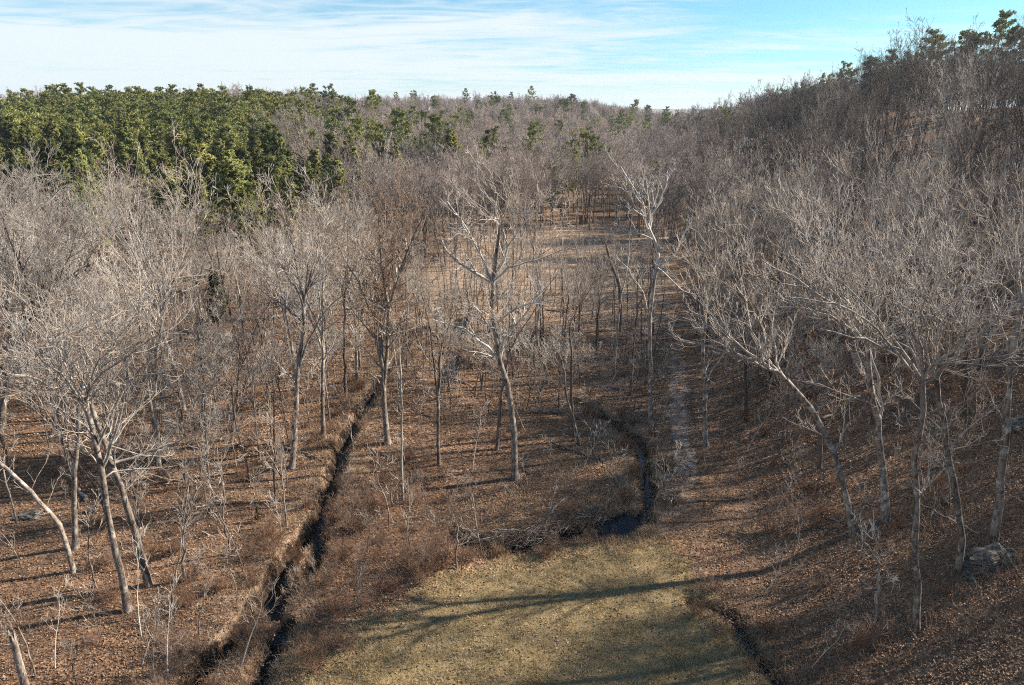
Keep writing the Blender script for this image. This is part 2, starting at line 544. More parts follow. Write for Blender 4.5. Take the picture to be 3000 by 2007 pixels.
def make_water():
    V, Q, n0 = [], [], 0
    for P, hw, dp in CW:
        T = np.gradient(P, axis=0)
        T /= np.linalg.norm(T, axis=1)[:, None] + 1e-9
        Nn = np.stack([T[:, 1], -T[:, 0]], 1)
        z = base_h(P[:, 0], P[:, 1])
        for _ in range(6):
            z[1:-1] = (z[:-2] + z[1:-1] + z[2:]) / 3
        z = z - dp + (0.04 if hw < 0.35 else 0.16 if dp > 0.7 else 0.42) * dp + 0.00005 * n0
        w = hw + 0.6
        for s in (-1, 1):
            V.append(np.column_stack([P + s * w * Nn, z]))
        n = len(P)
        k = np.arange(n - 1)
        Q.append(np.stack([n0 + k, n0 + n + k, n0 + n + k + 1, n0 + k + 1], 1))
        n0 += 2 * n
    me = build('creek_water', np.vstack(V), np.vstack(Q), None, [M_WATER])
    tag(link('creek_water', me), kind='structure', label='dark shallow creek water winding through the valley')
make_water()


# ------------------------------------------------------------------ branch growth
def unit(a):
    return a / (np.linalg.norm(a, axis=-1, keepdims=True) + 1e-12)

def grow(rs, S, D, L, R0, n, wander, trop, rend, rmin):
    N = len(L)
    P = np.zeros((N, n, 3)); P[:, 0] = S
    d = unit(D)
    st = (L / (n - 1))[:, None]
    for i in range(1, n):
        d = unit(d + wander * rs.normal(0, 1, (N, 3)) + np.array([0, 0, trop]))
        P[:, i] = P[:, i - 1] + d * st
    t = np.linspace(0, 1, n)[None, :]
    Rr = np.maximum(R0[:, None] * (1 - (1 - rend) * t), rmin)
    return P, Rr

def spawn(rs, P, Rr, cnt, t0, t1, ang, asd, lenf, radf, taper=0.55, lens=None, updraft=0.0):
    N, n, _ = P.shape
    L = np.linalg.norm(np.diff(P, axis=1), axis=2).sum(1) if lens is None else lens
    idx = np.repeat(np.arange(N), cnt)
    M = len(idx)
    t = t0 + (t1 - t0) * rs.random(M)
    f = t * (n - 1)
    i = np.minimum(f.astype(int), n - 2)
    w = (f - i)[:, None]
    S = P[idx, i] * (1 - w) + P[idx, i + 1] * w
    T = unit(P[idx, i + 1] - P[idx, i])
    rad = Rr[idx, i] * (1 - w[:, 0]) + Rr[idx, i + 1] * w[:, 0]
    pv = rs.normal(0, 1, (M, 3)); pv[:, 2] += updraft
    perp = unit(np.cross(np.cross(T, pv), T))
    a = np.radians(np.clip(rs.normal(ang, asd, M), 12, 95))[:, None]
    D = np.cos(a) * T + np.sin(a) * perp
    ll = lenf * L[idx] * (1 - taper * t) * rs.uniform(0.65, 1.3, M)
    return S, D, ll, rad * radf * rs.uniform(0.8, 1.15, M)

def tubes(parts):
    """parts: list of (P, R, sides, mat) -> verts, quads, matidx"""
    VV, QQ, MM, n0 = [], [], [], 0
    for P, Rr, sides, mat in parts:
        N, n, _ = P.shape
        if N == 0: continue
        T = np.zeros_like(P)
        T[:, 1:-1] = P[:, 2:] - P[:, :-2]
        T[:, 0] = P[:, 1] - P[:, 0]; T[:, -1] = P[:, -1] - P[:, -2]
        T = unit(T)
        ref = np.where(np.abs(T[:, :1, 0:1]) < 0.75, np.array([1.0, 0, 0]), np.array([0, 1.0, 0]))
        U = unit(np.cross(T, np.broadcast_to(ref, T.shape)))
        W = np.cross(T, U)
        a = np.arange(sides) * 2 * np.pi / sides
        V = P[:, :, None] + Rr[:, :, None, None] * (np.cos(a)[None, None, :, None] * U[:, :, None] + np.sin(a)[None, None, :, None] * W[:, :, None])
        VV.append(V.reshape(-1, 3))
        b = n0 + (np.arange(N)[:, None, None] * n + np.arange(n - 1)[None, :, None]) * sides
        k = np.arange(sides)[None, None, :]; k2 = (k + 1) % sides
        q = np.stack(np.broadcast_arrays(b + k, b + k2, b + sides + k2, b + sides + k), -1).reshape(-1, 4)
        QQ.append(q); MM.append(np.full(len(q), mat, np.int32))
        n0 += N * n * sides
    return np.vstack(VV), np.vstack(QQ), np.concatenate(MM)

def crown_levels(rs, base, q, rmin, twig=0.75, l1=None):
    """base: list of (P,R) level-1 branch arrays; q: density -> list of level arrays (2, 3, 4)"""
    P1, R1 = base
    L1 = np.linalg.norm(np.diff(P1, axis=1), axis=2).sum(1)
    c2 = np.maximum(2, np.round(L1 * 1.6 * q)).astype(int)
    s = spawn(rs, P1, R1, c2, 0.15, 1.0, 36, 10, 0.52, 0.52, 0.55, updraft=0.5)
    P2, R2 = grow(rs, s[0], s[1], np.maximum(s[2], 0.5), np.maximum(s[3], rmin), 5, 0.13, 0.085, 0.35, rmin)
    L2 = np.linalg.norm(np.diff(P2, axis=1), axis=2).sum(1)
    c3 = np.maximum(2, np.round(L2 * 2.7 * q)).astype(int)
    s = spawn(rs, P2, R2, c3, 0.15, 1.0, 36, 11, 0.52, 0.55, 0.45, updraft=0.4)
    P3, R3 = grow(rs, s[0], s[1], np.clip(s[2], 0.4, 2.2), np.maximum(s[3], rmin), 4, 0.14, 0.07, 0.5, rmin)
    L3 = np.linalg.norm(np.diff(P3, axis=1), axis=2).sum(1)
    c4 = np.maximum(1, np.round(L3 * 2.9 * q)).astype(int)
    s = spawn(rs, P3, R3, c4, 0.1, 1.0, 36, 11, 0.6, 0.7, 0.3, updraft=0.35)
    P4, R4 = grow(rs, s[0], s[1], np.clip(s[2], 0.3, 1.25) * twig / 0.75, np.full(len(s[2]), rmin), 3, 0.14, 0.04, 0.8, rmin * 0.8)
    return [(P2, R2, 4, 1), (P3, R3, 3, 1), (P4, R4, 3, 1)]

def generic_tree(seed, H, fb, nlead, spread, r0, q=1.0, rmin=0.0108, levels=4, lean=0.05, kinky=0.04, nside=7):
    """a bare forest tree in local coordinates: trunk parts (mat 0), crown parts (mat 1)"""
    rs = np.random.RandomState(seed)
    d0 = np.array([[rs.normal(0, lean), rs.normal(0, lean), 1.0]])
    P0, R0 = grow(rs, np.zeros((1, 3)), d0, np.array([H * fb]), np.array([r0]), 9, kinky, 0.10, 0.68, 0.02)
    R0[:, 0] *= 1.45; R0[:, 1] *= 1.06
    P0[:, 0, 2] = -0.25
    top = P0[:, -1]
    az = rs.uniform(0, 6.28) + np.arange(nlead) * 2 * np.pi / nlead + rs.normal(0, 0.35, nlead)
    tilt = np.radians(rs.uniform(10, 30, nlead) * spread)
    if nlead > 1: tilt[0] *= 0.3
    D = np.stack([np.sin(tilt) * np.cos(az), np.sin(tilt) * np.sin(az), np.cos(tilt)], 1)
    LL = H * (1 - fb) * rs.uniform(0.80, 1.06, nlead) / np.cos(tilt * 0.8)
    st = P0[0, rs.randint(7, 9, nlead)]; st[0] = P0[0, -1]
    PL, RL = grow(rs, st, D, LL, np.full(nlead, r0 * 0.74 * (0.85 if nlead > 1 else 1.0)) * rs.uniform(0.7, 1, nlead), 9, 0.075, 0.03, 0.16, rmin)
    trunk = [(P0, R0, nside, 0), (PL, RL, max(4, nside - 2), 2)]
    c1 = np.maximum(4, np.round(LL * 1.15)).astype(int)
    s = spawn(rs, PL, RL, c1, 0.06, 0.97, 40, 9, 0.46 * spread, 0.48, 0.58, updraft=0.3)
    s0 = spawn(rs, P0, R0, np.array([rs.randint(1, 5)]), 0.62, 0.98, 58, 10, 0.0, 0.38)
    l0 = H * 0.17 * spread * rs.uniform(0.6, 1.2, len(s0[2]))
    S, D, L, RR = (np.concatenate(z) for z in ((s[0], s0[0]), (s[1], s0[1]), (s[2], l0), (s[3], s0[3])))
    P1, R1 = grow(rs, S, D, np.maximum(L, 0.7), np.maximum(RR, rmin), 7, 0.11, 0.10, 0.28, rmin)
    lv = crown_levels(rs, (P1, R1), q, rmin)
    crown = [(P1, R1, 4, 2)] + lv[:levels - 1]
    return trunk, crown


def tree_meshes(name, tr, cr, mats, anchor=True):
    v, q, m = tubes(tr)
    mt = build(name + '_trunk', v, q, None, mats, m)
    v, q, m = tubes(cr)
    mc = build(name + '_crown', v, q, None, mats, m)
    return mt, mc


# ------------------------------------------------------------------ hero trees (each one read from the photograph)
def unproj(u, v, y):
    d = ray(u, v)
    t = y / d[1]
    return np.array([d[0] * t, y, CAMH + d[2] * t])

HEROES = []
def hero(label, trunk, w, top, spread, leaders=3, limbs=(), q=1.0, mats=None, name='bare_tree', cat='tree', group=None, seed=None, rmin=0.0104, tfork=0.6, wscale=0.85, limbm=None, lowl=4, ymul=0.55):
    """trunk: pixels base -> fork; w: base width in pixels; top: crown-top pixel; spread: half crown width in pixels"""
    i = len(HEROES)
    rs = np.random.RandomState(1000 + i if seed is None else seed)
    g = G(*trunk[0])
    by = g[1]
    pts = [unproj(u, v, by) for u, v in trunk]
    pts = np.array(pts)
    f = px_of(*pts[0])[2]
    r0 = w * wscale / 2 / 2000 * f
    P0 = resample(pts, 11)
    for _ in range(1):
        P0[1:-1] = 0.5 * P0[1:-1] + 0.25 * (P0[:-2] + P0[2:])
    P0[1:, 1] += np.cumsum(rs.normal(0, 0.09, 10))
    P0[2:-1, 0] += rs.normal(0, 0.05, 8)
    base = np.array([g[0], g[1], hgt(*g)])
    P0[0] = base; P0[0, 2] -= 0.3
    P0[1] = P0[0] + (P0[2] - P0[0]) * 0.26
    R0 = r0 * np.linspace(1, tfork, 11)
    R0 *= rs.uniform(0.92, 1.08, 11); R0[0] *= 1.75; R0[1] *= 1.12
    P0, R0 = P0[None], R0[None]
    T = unproj(top[0], top[1], by)
    sw = spread / 2000 * f
    A, Bn, LP, LR = P0[0, -1], unit(P0[0, -1] - P0[0, -3]), [], []
    for k in range(leaders):
        ox = 0 if leaders == 1 else sw * 0.62 * (2 * k / (leaders - 1) - 1)
        end = T + np.array([ox + rs.normal(0, sw * 0.12), rs.normal(0, sw * ymul), 0])
        end[2] -= abs(ox) * 0.45 + rs.uniform(0, 1.4) * (k != leaders // 2)
        H = end - A
        c1 = A + Bn * np.linalg.norm(H) * 0.3 + np.array([H[0] * 0.18, H[1] * 0.3, 0])
        c2 = A + H * 0.66 + np.array([H[0] * 0.10, H[1] * 0.05, -0.05 * H[2]])
        t = np.linspace(0, 1, 10)[:, None]
        L_ = (1 - t) ** 3 * A + 3 * (1 - t) ** 2 * t * c1 + 3 * (1 - t) * t * t * c2 + t ** 3 * end
        L_[2:] += np.cumsum(rs.normal(0, 0.10, (8, 3)), 0)
        LP.append(L_)
        LR.append(np.maximum(r0 * tfork * (0.78 if leaders > 1 else 0.95) * rs.uniform(0.55, 0.9) * np.linspace(1, 0.14, 10), rmin))
    trunkp = [(P0, R0, 9, 0)]
    if LP:
        LP, LR = np.array(LP), np.array(LR)
        trunkp.append((LP, LR, 6, 2))
        LL = np.linalg.norm(np.diff(LP, axis=1), axis=2).sum(1)
        c1 = np.maximum(4, np.round(LL * 1.25)).astype(int)
        s = spawn(rs, LP, LR, c1, 0.05, 0.97, 40, 10, 1.0, 0.5, 0.0, updraft=0.3, lens=np.full(len(LL), sw * 0.60))
        s = list(s)
        P1, R1 = grow(rs, s[0], s[1], np.maximum(s[2], 0.8), np.maximum(s[3], rmin), 7, 0.13, 0.06, 0.28, rmin)
    else:
        P1, R1 = np.zeros((0, 7, 3)), np.zeros((0, 7))
    # low limbs on the trunk
    s = spawn(rs, P0, R0, np.array([lowl]), 0.50, 0.97, 60, 12, 1.0, 0.35, 0.0, lens=np.array([sw * 0.62]))
    Pb, Rb = grow(rs, s[0], s[1], np.maximum(s[2], 0.6), np.maximum(s[3], rmin), 7, 0.14, 0.05, 0.3, rmin)
    P1, R1 = np.concatenate([P1, Pb]), np.concatenate([R1, Rb])
    crown = []
    xl, xr = [], []
    for lm in limbs:
        pl, lw = lm[0], lm[1]
        dy0, dy1 = (lm[2], lm[3]) if len(lm) > 2 else (0, rs.normal(0, 1.0))
        y0 = None
        LPx = np.array([unproj(u, v, by + dy0 + (dy1 - dy0) * k / max(1, len(pl) - 1)) for k, (u, v) in enumerate(pl)])
        Lq = resample(LPx, 9)
        # start on the nearest point of trunk or leaders
        allp = np.concatenate([P0.reshape(-1, 3)] + ([LP.reshape(-1, 3)] if len(LP) else []) + [x for x in xl])
        j = np.argmin(np.linalg.norm(allp - Lq[0], axis=1))
        if np.linalg.norm(allp[j] - Lq[0]) < 2.0:
            sh = allp[j] - Lq[0]
            Lq += sh * np.linspace(1, 0, 9)[:, None]
        Lq[1:-1] += rs.normal(0, 0.05, (7, 3))
        r1 = lw * 0.8 / 2 / 2000 * f
        xl.append(Lq); xr.append(np.maximum(r1 * np.linspace(1, 0.3, 9), rmin))
    if xl:
        XL, XR = np.array(xl), np.array(xr)
        trunkp.append((XL, XR, 6, 2))
        LX = np.linalg.norm(np.diff(XL, axis=1), axis=2).sum(1)
        s = spawn(rs, XL, XR, np.maximum(3, np.round(LX * 1.0)).astype(int), 0.25, 1.0, 45, 12, 0.42, 0.6, 0.45, updraft=0.6)
        Pc, Rc = grow(rs, s[0], s[1], np.clip(s[2], 0.7, 4.5), np.maximum(s[3], rmin), 7, 0.14, 0.07, 0.28, rmin)
        P1, R1 = np.concatenate([P1, Pc]), np.concatenate([R1, Rc])
    lv = crown_levels(rs, (P1, R1), q, rmin)
    crown = [(P1, R1, 4, 2)] + lv
    for part in (trunkp, crown):
        for k in range(len(part)):
            p = part[k]
            part[k] = (p[0] - base, p[1], p[2], p[3])
    mats = mats or [M_BARK, M_TWIG]
    mt, mc = tree_meshes(name, trunkp, crown, mats + [limbm or mats[0]])
    e = link(name, None, loc=tuple(base))
    tag(e, label, cat, group)
    link('trunk', mt, e); link('crown', mc, e)
    HEROES.append((base[0], base[1]))
    return e

WM = [M_PALEBARK, M_WHITETWIG]
GW = 'bare trees left of the creek'
GM = 'bare trees between the creek and the track'
GR = 'bare trees on the shaded right bank'
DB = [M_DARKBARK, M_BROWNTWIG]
hero('thick grey forked trunk leaning right at its foot, frontmost bare tree left of creek',
     [(375, 1789), (353, 1664), (333, 1575), (312, 1486), (299, 1383), (286, 1307), (262, 1240), (248, 1180)], 24, (310, 800), 290, 6,
     [([(300, 1390), (325, 1330), (345, 1270), (365, 1180), (395, 1090)], 11), ([(262, 1240), (215, 1150), (170, 1080), (120, 1020)], 10),
      ([(280, 1290), (330, 1180), (400, 1080), (500, 1000)], 9)], q=0.85, lowl=9, limbm=M_PALEBARK, group=GW)
hero('thick pale bare trunk with a limb stub, just right of the frontmost forked tree',
     [(436, 1713), (415, 1597), (393, 1499), (366, 1410), (344, 1347), (308, 1294), (285, 1240), (270, 1180)], 24, (420, 900), 240, 4,
     [([(357, 1374), (395, 1362), (430, 1345), (470, 1325), (540, 1280)], 12)], q=0.95, lowl=7, limbm=M_PALEBARK, group=GW)
hero('bare tree bending far to the left out of the frame above a pale stone',
     [(217, 1675), (196, 1593), (174, 1530), (138, 1486), (116, 1454), (80, 1414), (45, 1374), (0, 1343)], 18, (-190, 1080), 130, 2, q=0.9, group=GW)
hero('upright straight bare trunk between the bent tree and the frontmost forked tree',
     [(219, 1606), (217, 1486), (219, 1396), (225, 1307), (228, 1236), (234, 1146)], 20, (200, 830), 150, 3, q=0.85, group=GW)
hero('dark slender bare trunk in the wood behind the straight trunk on the left',
     [(160, 1265), (150, 1150), (140, 1080), (134, 1012)], 14, (110, 640), 140, 3, mats=DB, q=0.9, group=GW)
hero('large pale bare tree at the left edge of the photo with high spreading limbs',
     [(4, 1254), (13, 1146), (27, 1057), (60, 1000), (88, 940)], 24, (90, 500), 270, 6,
     [([(50, 1015), (30, 960), (20, 900), (30, 800)], 11), ([(80, 950), (120, 880), (190, 820), (230, 790)], 9)], q=0.85, group=GW)
hero('tall pale bare tree with candelabra limbs in the middle of the left wood',
     [(469, 1400), (462, 1307), (455, 1200), (449, 1100), (460, 1012), (472, 930)], 16, (480, 480), 180, 6, limbm=M_PALEBARK, q=0.9, group=GW)
hero('white limbed bare tree on the left creek bank beside the fallen log',
     [(853, 1370), (866, 1236), (868, 1146), (875, 1035), (888, 968), (884, 900)], 20, (880, 540), 170, 6,
     [([(870, 1120), (905, 1010), (945, 930), (975, 890), (1010, 860)], 10), ([(880, 960), (830, 905), (790, 875), (740, 830)], 8)],
     mats=[M_BARK, M_WHITETWIG], q=0.85, group=GW)
hero('small crooked bare tree in front of the fallen log, its trunk forking low',
     [(543, 1704), (536, 1640), (533, 1575), (549, 1508), (580, 1432)], 11, (570, 1290), 110, 2,
     [([(535, 1570), (575, 1530), (640, 1500), (680, 1490)], 5)], q=0.9, group=GW, name='young_tree', cat='young tree')
hero('thin pale young tree on the tan slope left of the creek bend',
     [(672, 1622), (664, 1550), (657, 1486), (650, 1400)], 8, (645, 1290), 70, 2, q=0.8, group=GW, name='young_tree', cat='young tree')
hero('slim bare trunk right of the candelabra tree',
     [(603, 1307), (600, 1146), (594, 1012)], 11, (590, 700), 110, 3, q=0.9, group=GW)
hero('dark twin leaning bare trunk in the wood behind the fallen log',
     [(678, 1290), (688, 1180), (696, 1100)], 12, (710, 760), 110, 3, [([(682, 1230), (725, 1120), (755, 1020)], 7)], mats=DB, q=0.9, group=GW)
hero('dark straight bare trunk near the creek, behind the white limbed tree',
     [(1013, 1164), (1010, 1060), (1009, 968), (1013, 856)], 12, (1010, 600), 110, 3, mats=DB, q=0.9, group=GW)
hero('tall triple stemmed grey tree leaning over the creek with a wide fan crown',
     [(1136, 1298), (1130, 1220), (1125, 1146), (1118, 1060), (1112, 980)], 26, (1100, 560), 200, 5,
     [([(1130, 1150), (1138, 1050), (1140, 900), (1122, 800), (1110, 640)], 16, 0, 0.5), ([(1140, 900), (1160, 830), (1190, 740), (1250, 610)], 12, 0.3, -0.5),
      ([(1128, 1145), (1105, 1105), (1080, 1095), (1027, 1093)], 9)], tfork=0.72, q=1.1, wscale=0.68, group=GM, mats=[M_BARK, M_BROWNTWIG])
hero('thin white barked tree beside the wide fan crowned creek tree',
     [(1180, 1465), (1180, 1390), (1178, 1250), (1178, 1124), (1168, 1000)], 9, (1150, 820), 80, 2, mats=WM, q=0.8, group=GM)
hero('double stemmed slim tree between the creek and the great pale sycamore',
     [(1286, 1362), (1282, 1250), (1283, 1146), (1290, 1035)], 13, (1290, 730), 100, 3, [([(1284, 1200), (1272, 1080), (1262, 960), (1230, 840)], 7)], q=0.9, group=GM)
hero('great pale sycamore with a kinked trunk and wide white crown at the centre',
     [(1509, 1403), (1504, 1213), (1482, 1115), (1451, 1012), (1442, 945), (1440, 880), (1442, 834), (1452, 780), (1460, 722), (1464, 670)], 34, (1470, 515), 185, 5,
     [([(1473, 1093), (1430, 1040), (1379, 990), (1312, 954), (1268, 937)], 11, 0, -1.5), ([(1440, 950), (1402, 900), (1379, 887), (1348, 892)], 9, 0, -1.0),
      ([(1446, 959), (1480, 925), (1513, 896), (1580, 883), (1643, 874)], 9, 0, -1.0), ([(1482, 1060), (1487, 1000), (1527, 950), (1558, 892), (1600, 830)], 11, 0, 1.0),
      ([(1442, 834), (1388, 803), (1357, 785), (1312, 745), (1290, 690)], 13, 0, -1.0), ([(1446, 820), (1491, 776), (1580, 758), (1650, 730)], 10, 0, 0.8),
      ([(1442, 840), (1400, 740), (1350, 650), (1310, 590)], 11, 0, 1.0), ([(1446, 825), (1500, 700), (1560, 620), (1600, 570)], 11, 0, 1.0)],
     mats=[M_BARK, M_TWIG], limbm=M_WHITEBARK, wscale=0.60, q=1.0, lowl=12, tfork=0.36, group=GM)
hero('dark leaning bare trunk crossing behind the great sycamore',
     [(1455, 1318), (1462, 1220), (1469, 1146), (1490, 1040)], 13, (1540, 800), 90, 2, mats=DB, q=0.85, group=GM)
hero('dark bare trunk, the upright one of a V shaped pair beside the creek bend',
     [(1683, 1292), (1678, 1180), (1674, 1057), (1670, 960)], 10, (1680, 740), 90, 2, mats=DB, q=0.8, group=GM)
hero('slanting bare trunk, the leaning one of a V shaped pair beside the creek bend',
     [(1699, 1302), (1660, 1169), (1652, 1100), (1640, 1040)], 10, (1620, 860), 70, 2, q=0.8, group=GM)
hero('twisted white topped sycamore beside the track with bare contorted limbs',
     [(1908, 1247), (1906, 1160), (1906, 1080), (1902, 1000), (1902, 923), (1917, 834), (1925, 785)], 18, (1815, 490), 60, 0,
     [([(1925, 785), (1929, 736), (1912, 690), (1893, 646), (1888, 602), (1848, 535), (1817, 486)], 13, 0, -0.5),
      ([(1929, 775), (1960, 750), (1982, 736), (2000, 690), (2030, 640)], 8, 0, 0.6), ([(1905, 670), (1915, 615), (1951, 548), (1955, 500)], 8, 0, 0.6),
      ([(1915, 700), (1888, 690), (1835, 673), (1790, 650)], 6, 0, -0.8), ([(1903, 930), (1880, 850), (1840, 790), (1800, 750)], 6, 0, 0.8),
      ([(1925, 800), (1990, 850), (2040, 870)], 7, 0, -0.8), ([(1890, 620), (1880, 560), (1890, 500)], 6, 0, 0.5), ([(1860, 560), (1830, 560), (1800, 545)], 5, 0, 0.4)],
     mats=[M_BARK, M_WHITETWIG], limbm=M_WHITEBARK, wscale=0.7, q=0.8, group=GM, tfork=0.7)
hero('dark bent bare trunk at the near end of the tan clearing',
     [(1817, 970), (1818, 880), (1812, 812), (1790, 776), (1777, 722)], 13, (1760, 620), 60, 2, mats=DB, q=0.7, group=GM)
hero('dark slim bare trunk in front of the clearing, behind the V shaped pair',
     [(1692, 1090), (1694, 990), (1697, 892)], 10, (1720, 700), 80, 3, mats=DB, q=0.85, group=GM)
hero('slim dark bare trunk rising before the right half of the clearing',
     [(1746, 1050), (1750, 960), (1756, 880)], 9, (1790, 690), 80, 2, mats=DB, q=0.8, group=GM)
hero('leaning thin bare trunk between the clearing and the creek bend near the track',
     [(1848, 1158), (1856, 1040), (1870, 900)], 10, (1900, 740), 70, 2, mats=DB, q=0.8, group=GM)
hero('slanting pale bare trunk in leaf litter right of the great sycamore',
     [(1605, 1126), (1590, 1060), (1571, 990), (1580, 910)], 11, (1610, 730), 90, 2, q=0.85, group=GM)
# right bank
hero('upright grey tree at the right edge of the track, first on the shaded bank',
     [(2069, 1305), (2064, 1220), (2062, 1146), (2058, 1012), (2064, 900)], 17, (2090, 590), 150, 5, q=0.85, limbm=M_PALEBARK, group=GR)
hero('grey tree leaning far left with a long lichen spotted arm over the track',
     [(2504, 1563), (2473, 1418), (2437, 1307), (2384, 1204), (2348, 1160), (2310, 1120)], 23, (2230, 800), 230, 3,
     [([(2310, 1120), (2277, 1097), (2223, 1070), (2156, 1044), (2067, 1012), (1990, 995)], 13, 0, -1.5), ([(2223, 1070), (2215, 1010), (2190, 950), (2110, 920)], 8, 0, 0.5),
      ([(2270, 1095), (2300, 1080), (2310, 1060)], 5), ([(2156, 1044), (2120, 980), (2060, 950), (2000, 930)], 7, -1, -2)], q=0.85, limbm=M_PALEBARK, group=GR, tfork=0.7)
hero('grey twin trunk with a dark wet streak right of the far leaning tree',
     [(2598, 1519), (2589, 1396), (2575, 1300), (2567, 1236), (2545, 1100), (2536, 1012)], 27, (2440, 600), 300, 6,
     [([(2572, 1270), (2580, 1180), (2570, 1090), (2540, 1010), (2500, 940)], 14, 0, 1.5), ([(2536, 1020), (2450, 900), (2330, 820), (2230, 760)], 12, 0, -2),
      ([(2538, 1030), (2480, 960), (2370, 910), (2280, 900)], 11, 0, 1)], q=0.85, limbm=M_PALEBARK, group=GR)
hero('tallest straight pale trunk on the right, standing alone in dark leaf litter',
     [(2685, 1840), (2685, 1620), (2687, 1396), (2683, 1307), (2690, 1240), (2699, 1190), (2694, 1110)], 22, (2690, 620), 320, 6,
     [([(2694, 1130), (2670, 1110), (2625, 1044), (2536, 1003), (2491, 985), (2402, 963)], 12, 0, -1.5), ([(2700, 1060), (2732, 1012), (2777, 950), (2848, 887), (2893, 852)], 11, 0, -1),
      ([(2625, 1044), (2560, 960), (2440, 890), (2300, 870)], 9, -0.5, -2)], q=0.85, limbm=M_PALEBARK, group=GR, tfork=0.75)
hero('slanting grey trunk standing against the left end of the rock ledge',
     [(2808, 1679), (2812, 1552), (2781, 1396), (2763, 1307), (2750, 1258), (2732, 1146), (2728, 1100)], 22, (2820, 680), 270, 5, q=0.85, limbm=M_PALEBARK, group=GR, tfork=0.7)
hero('thick mossy footed trunk rising behind the rock ledge to the right edge',
     [(2911, 1578), (2920, 1441), (2931, 1307), (2942, 1190), (2955, 1080), (2969, 1012), (2987, 900)], 26, (2970, 560), 300, 5,
     [([(2965, 1030), (2930, 930), (2880, 830), (2800, 760)], 12, 0, 1), ([(2960, 1060), (2890, 1030), (2820, 990)], 9)], q=0.85, limbm=M_PALEBARK, group=GR, tfork=0.7)
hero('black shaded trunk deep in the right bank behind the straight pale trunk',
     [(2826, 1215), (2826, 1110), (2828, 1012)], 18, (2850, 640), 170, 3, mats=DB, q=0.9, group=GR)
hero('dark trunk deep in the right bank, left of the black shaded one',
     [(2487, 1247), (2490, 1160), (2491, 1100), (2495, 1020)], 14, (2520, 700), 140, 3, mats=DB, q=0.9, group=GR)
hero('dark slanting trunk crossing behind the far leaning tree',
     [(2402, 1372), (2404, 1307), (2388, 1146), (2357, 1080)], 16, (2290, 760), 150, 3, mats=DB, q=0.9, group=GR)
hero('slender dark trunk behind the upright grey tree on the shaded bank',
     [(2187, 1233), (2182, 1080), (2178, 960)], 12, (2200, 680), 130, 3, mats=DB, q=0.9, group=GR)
hero('slender forked pale sapling with a leaning top before the straight pale trunk',
     [(2565, 1822), (2582, 1740), (2594, 1660)], 10, (2580, 1560), 60, 1, [([(2594, 1665), (2560, 1610), (2536, 1588), (2496, 1557)], 6)], q=0.6, group=GR, name='sapling', cat='sapling', mats=WM)
hero('fan shaped young tree with many fine upright twigs behind the near meadow',
     [(1338, 1668), (1338, 1600), (1336, 1540)], 7, (1325, 1385), 95, 4, q=1.0, group=GM, name='young_tree', cat='young tree', mats=[M_BARK, M_BROWNTWIG])

# ------------------------------------------------------------------ prototypes of the crowded wood
SPEC = [  # H, fork, leaders, spread, radius, mats
    (20, 0.42, 3, 1.0, 0.21, [M_BARK, M_TWIG]), (18.5, 0.50, 4, 1.05, 0.19, [M_BARK, M_TWIG]), (21, 0.38, 4, 1.15, 0.24, [M_BARK, M_TWIG]),
    (17.5, 0.55, 2, 0.9, 0.15, [M_BARK, M_BROWNTWIG]), (19, 0.48, 3, 0.85, 0.17, [M_DARKBARK, M_TWIG]), (16, 0.52, 3, 0.95, 0.14, [M_DARKBARK, M_BROWNTWIG]),
    (20.5, 0.45, 5, 1.1, 0.22, [M_BARK, M_TWIG]), (14, 0.55, 2, 0.8, 0.11, [M_BARK, M_BROWNTWIG]), (18, 0.36, 4, 1.25, 0.20, [M_BARK, M_TWIG]), (15, 0.5, 2, 0.9, 0.12, [M_DARKBARK, M_TWIG]),
    (17, 0.30, 3, 1.45, 0.20, [M_DARKBARK, M_BROWNTWIG]), (19.5, 0.58, 3, 0.75, 0.16, [M_DARKBARK, M_BROWNTWIG]), (16, 0.33, 5, 1.35, 0.18, [M_BARK, M_WHITETWIG]), (18, 0.44, 2, 1.2, 0.17, [M_DARKBARK, M_TWIG])]
PROTO = []
for k, (H, fb, nl, sp, r0, mm) in enumerate(SPEC):
    tr, cr = generic_tree(40 + k, H, fb, nl, sp * 0.95, r0 * 0.9, q=0.56)
    PROTO.append((tree_meshes('bare_tree', tr, cr, mm + [M_PALEBARK if k % 5 in (0, 1, 3) else mm[0]]), H, sp))
def recolour(me, mats):
    m2 = me.copy()
    for i, mt in enumerate(mats):
        m2.materials[i] = mt
    return m2
PSHADE = [(tuple(recolour(me, [M_DARKBARK, M_SHADETWIG, M_DARKBARK]) for me in p[0]), p[1], p[2]) for p in PROTO]  # same trees in dark bark and twigs, slope shade painted into their colours
PTHIN = []
for k, (H, fb, nl, sp, r0, mm) in enumerate([(10, 0.45, 2, 0.8, 0.07, [M_BARK, M_TWIG]), (8, 0.5, 2, 0.9, 0.055, [M_DARKBARK, M_BROWNTWIG]), (11, 0.6, 1, 0.7, 0.075, [M_DARKBARK, M_TWIG]),
                                             (7, 0.35, 3, 1.1, 0.05, [M_BARK, M_BROWNTWIG]), (9, 0.55, 2, 0.8, 0.06, [M_BARK, M_TWIG]),
                                             (7.5, 0.30, 3, 1.7, 0.065, [M_BARK, M_TWIG]), (6.5, 0.28, 4, 1.9, 0.055, [M_BARK, M_WHITETWIG])]):
    tr, cr = generic_tree(140 + k, H, fb, nl, sp, r0, q=1.0, rmin=0.010, kinky=0.09, lean=0.12, nside=5)
    PTHIN.append((tree_meshes('young_tree', tr, cr, mm + [mm[0]]), H))

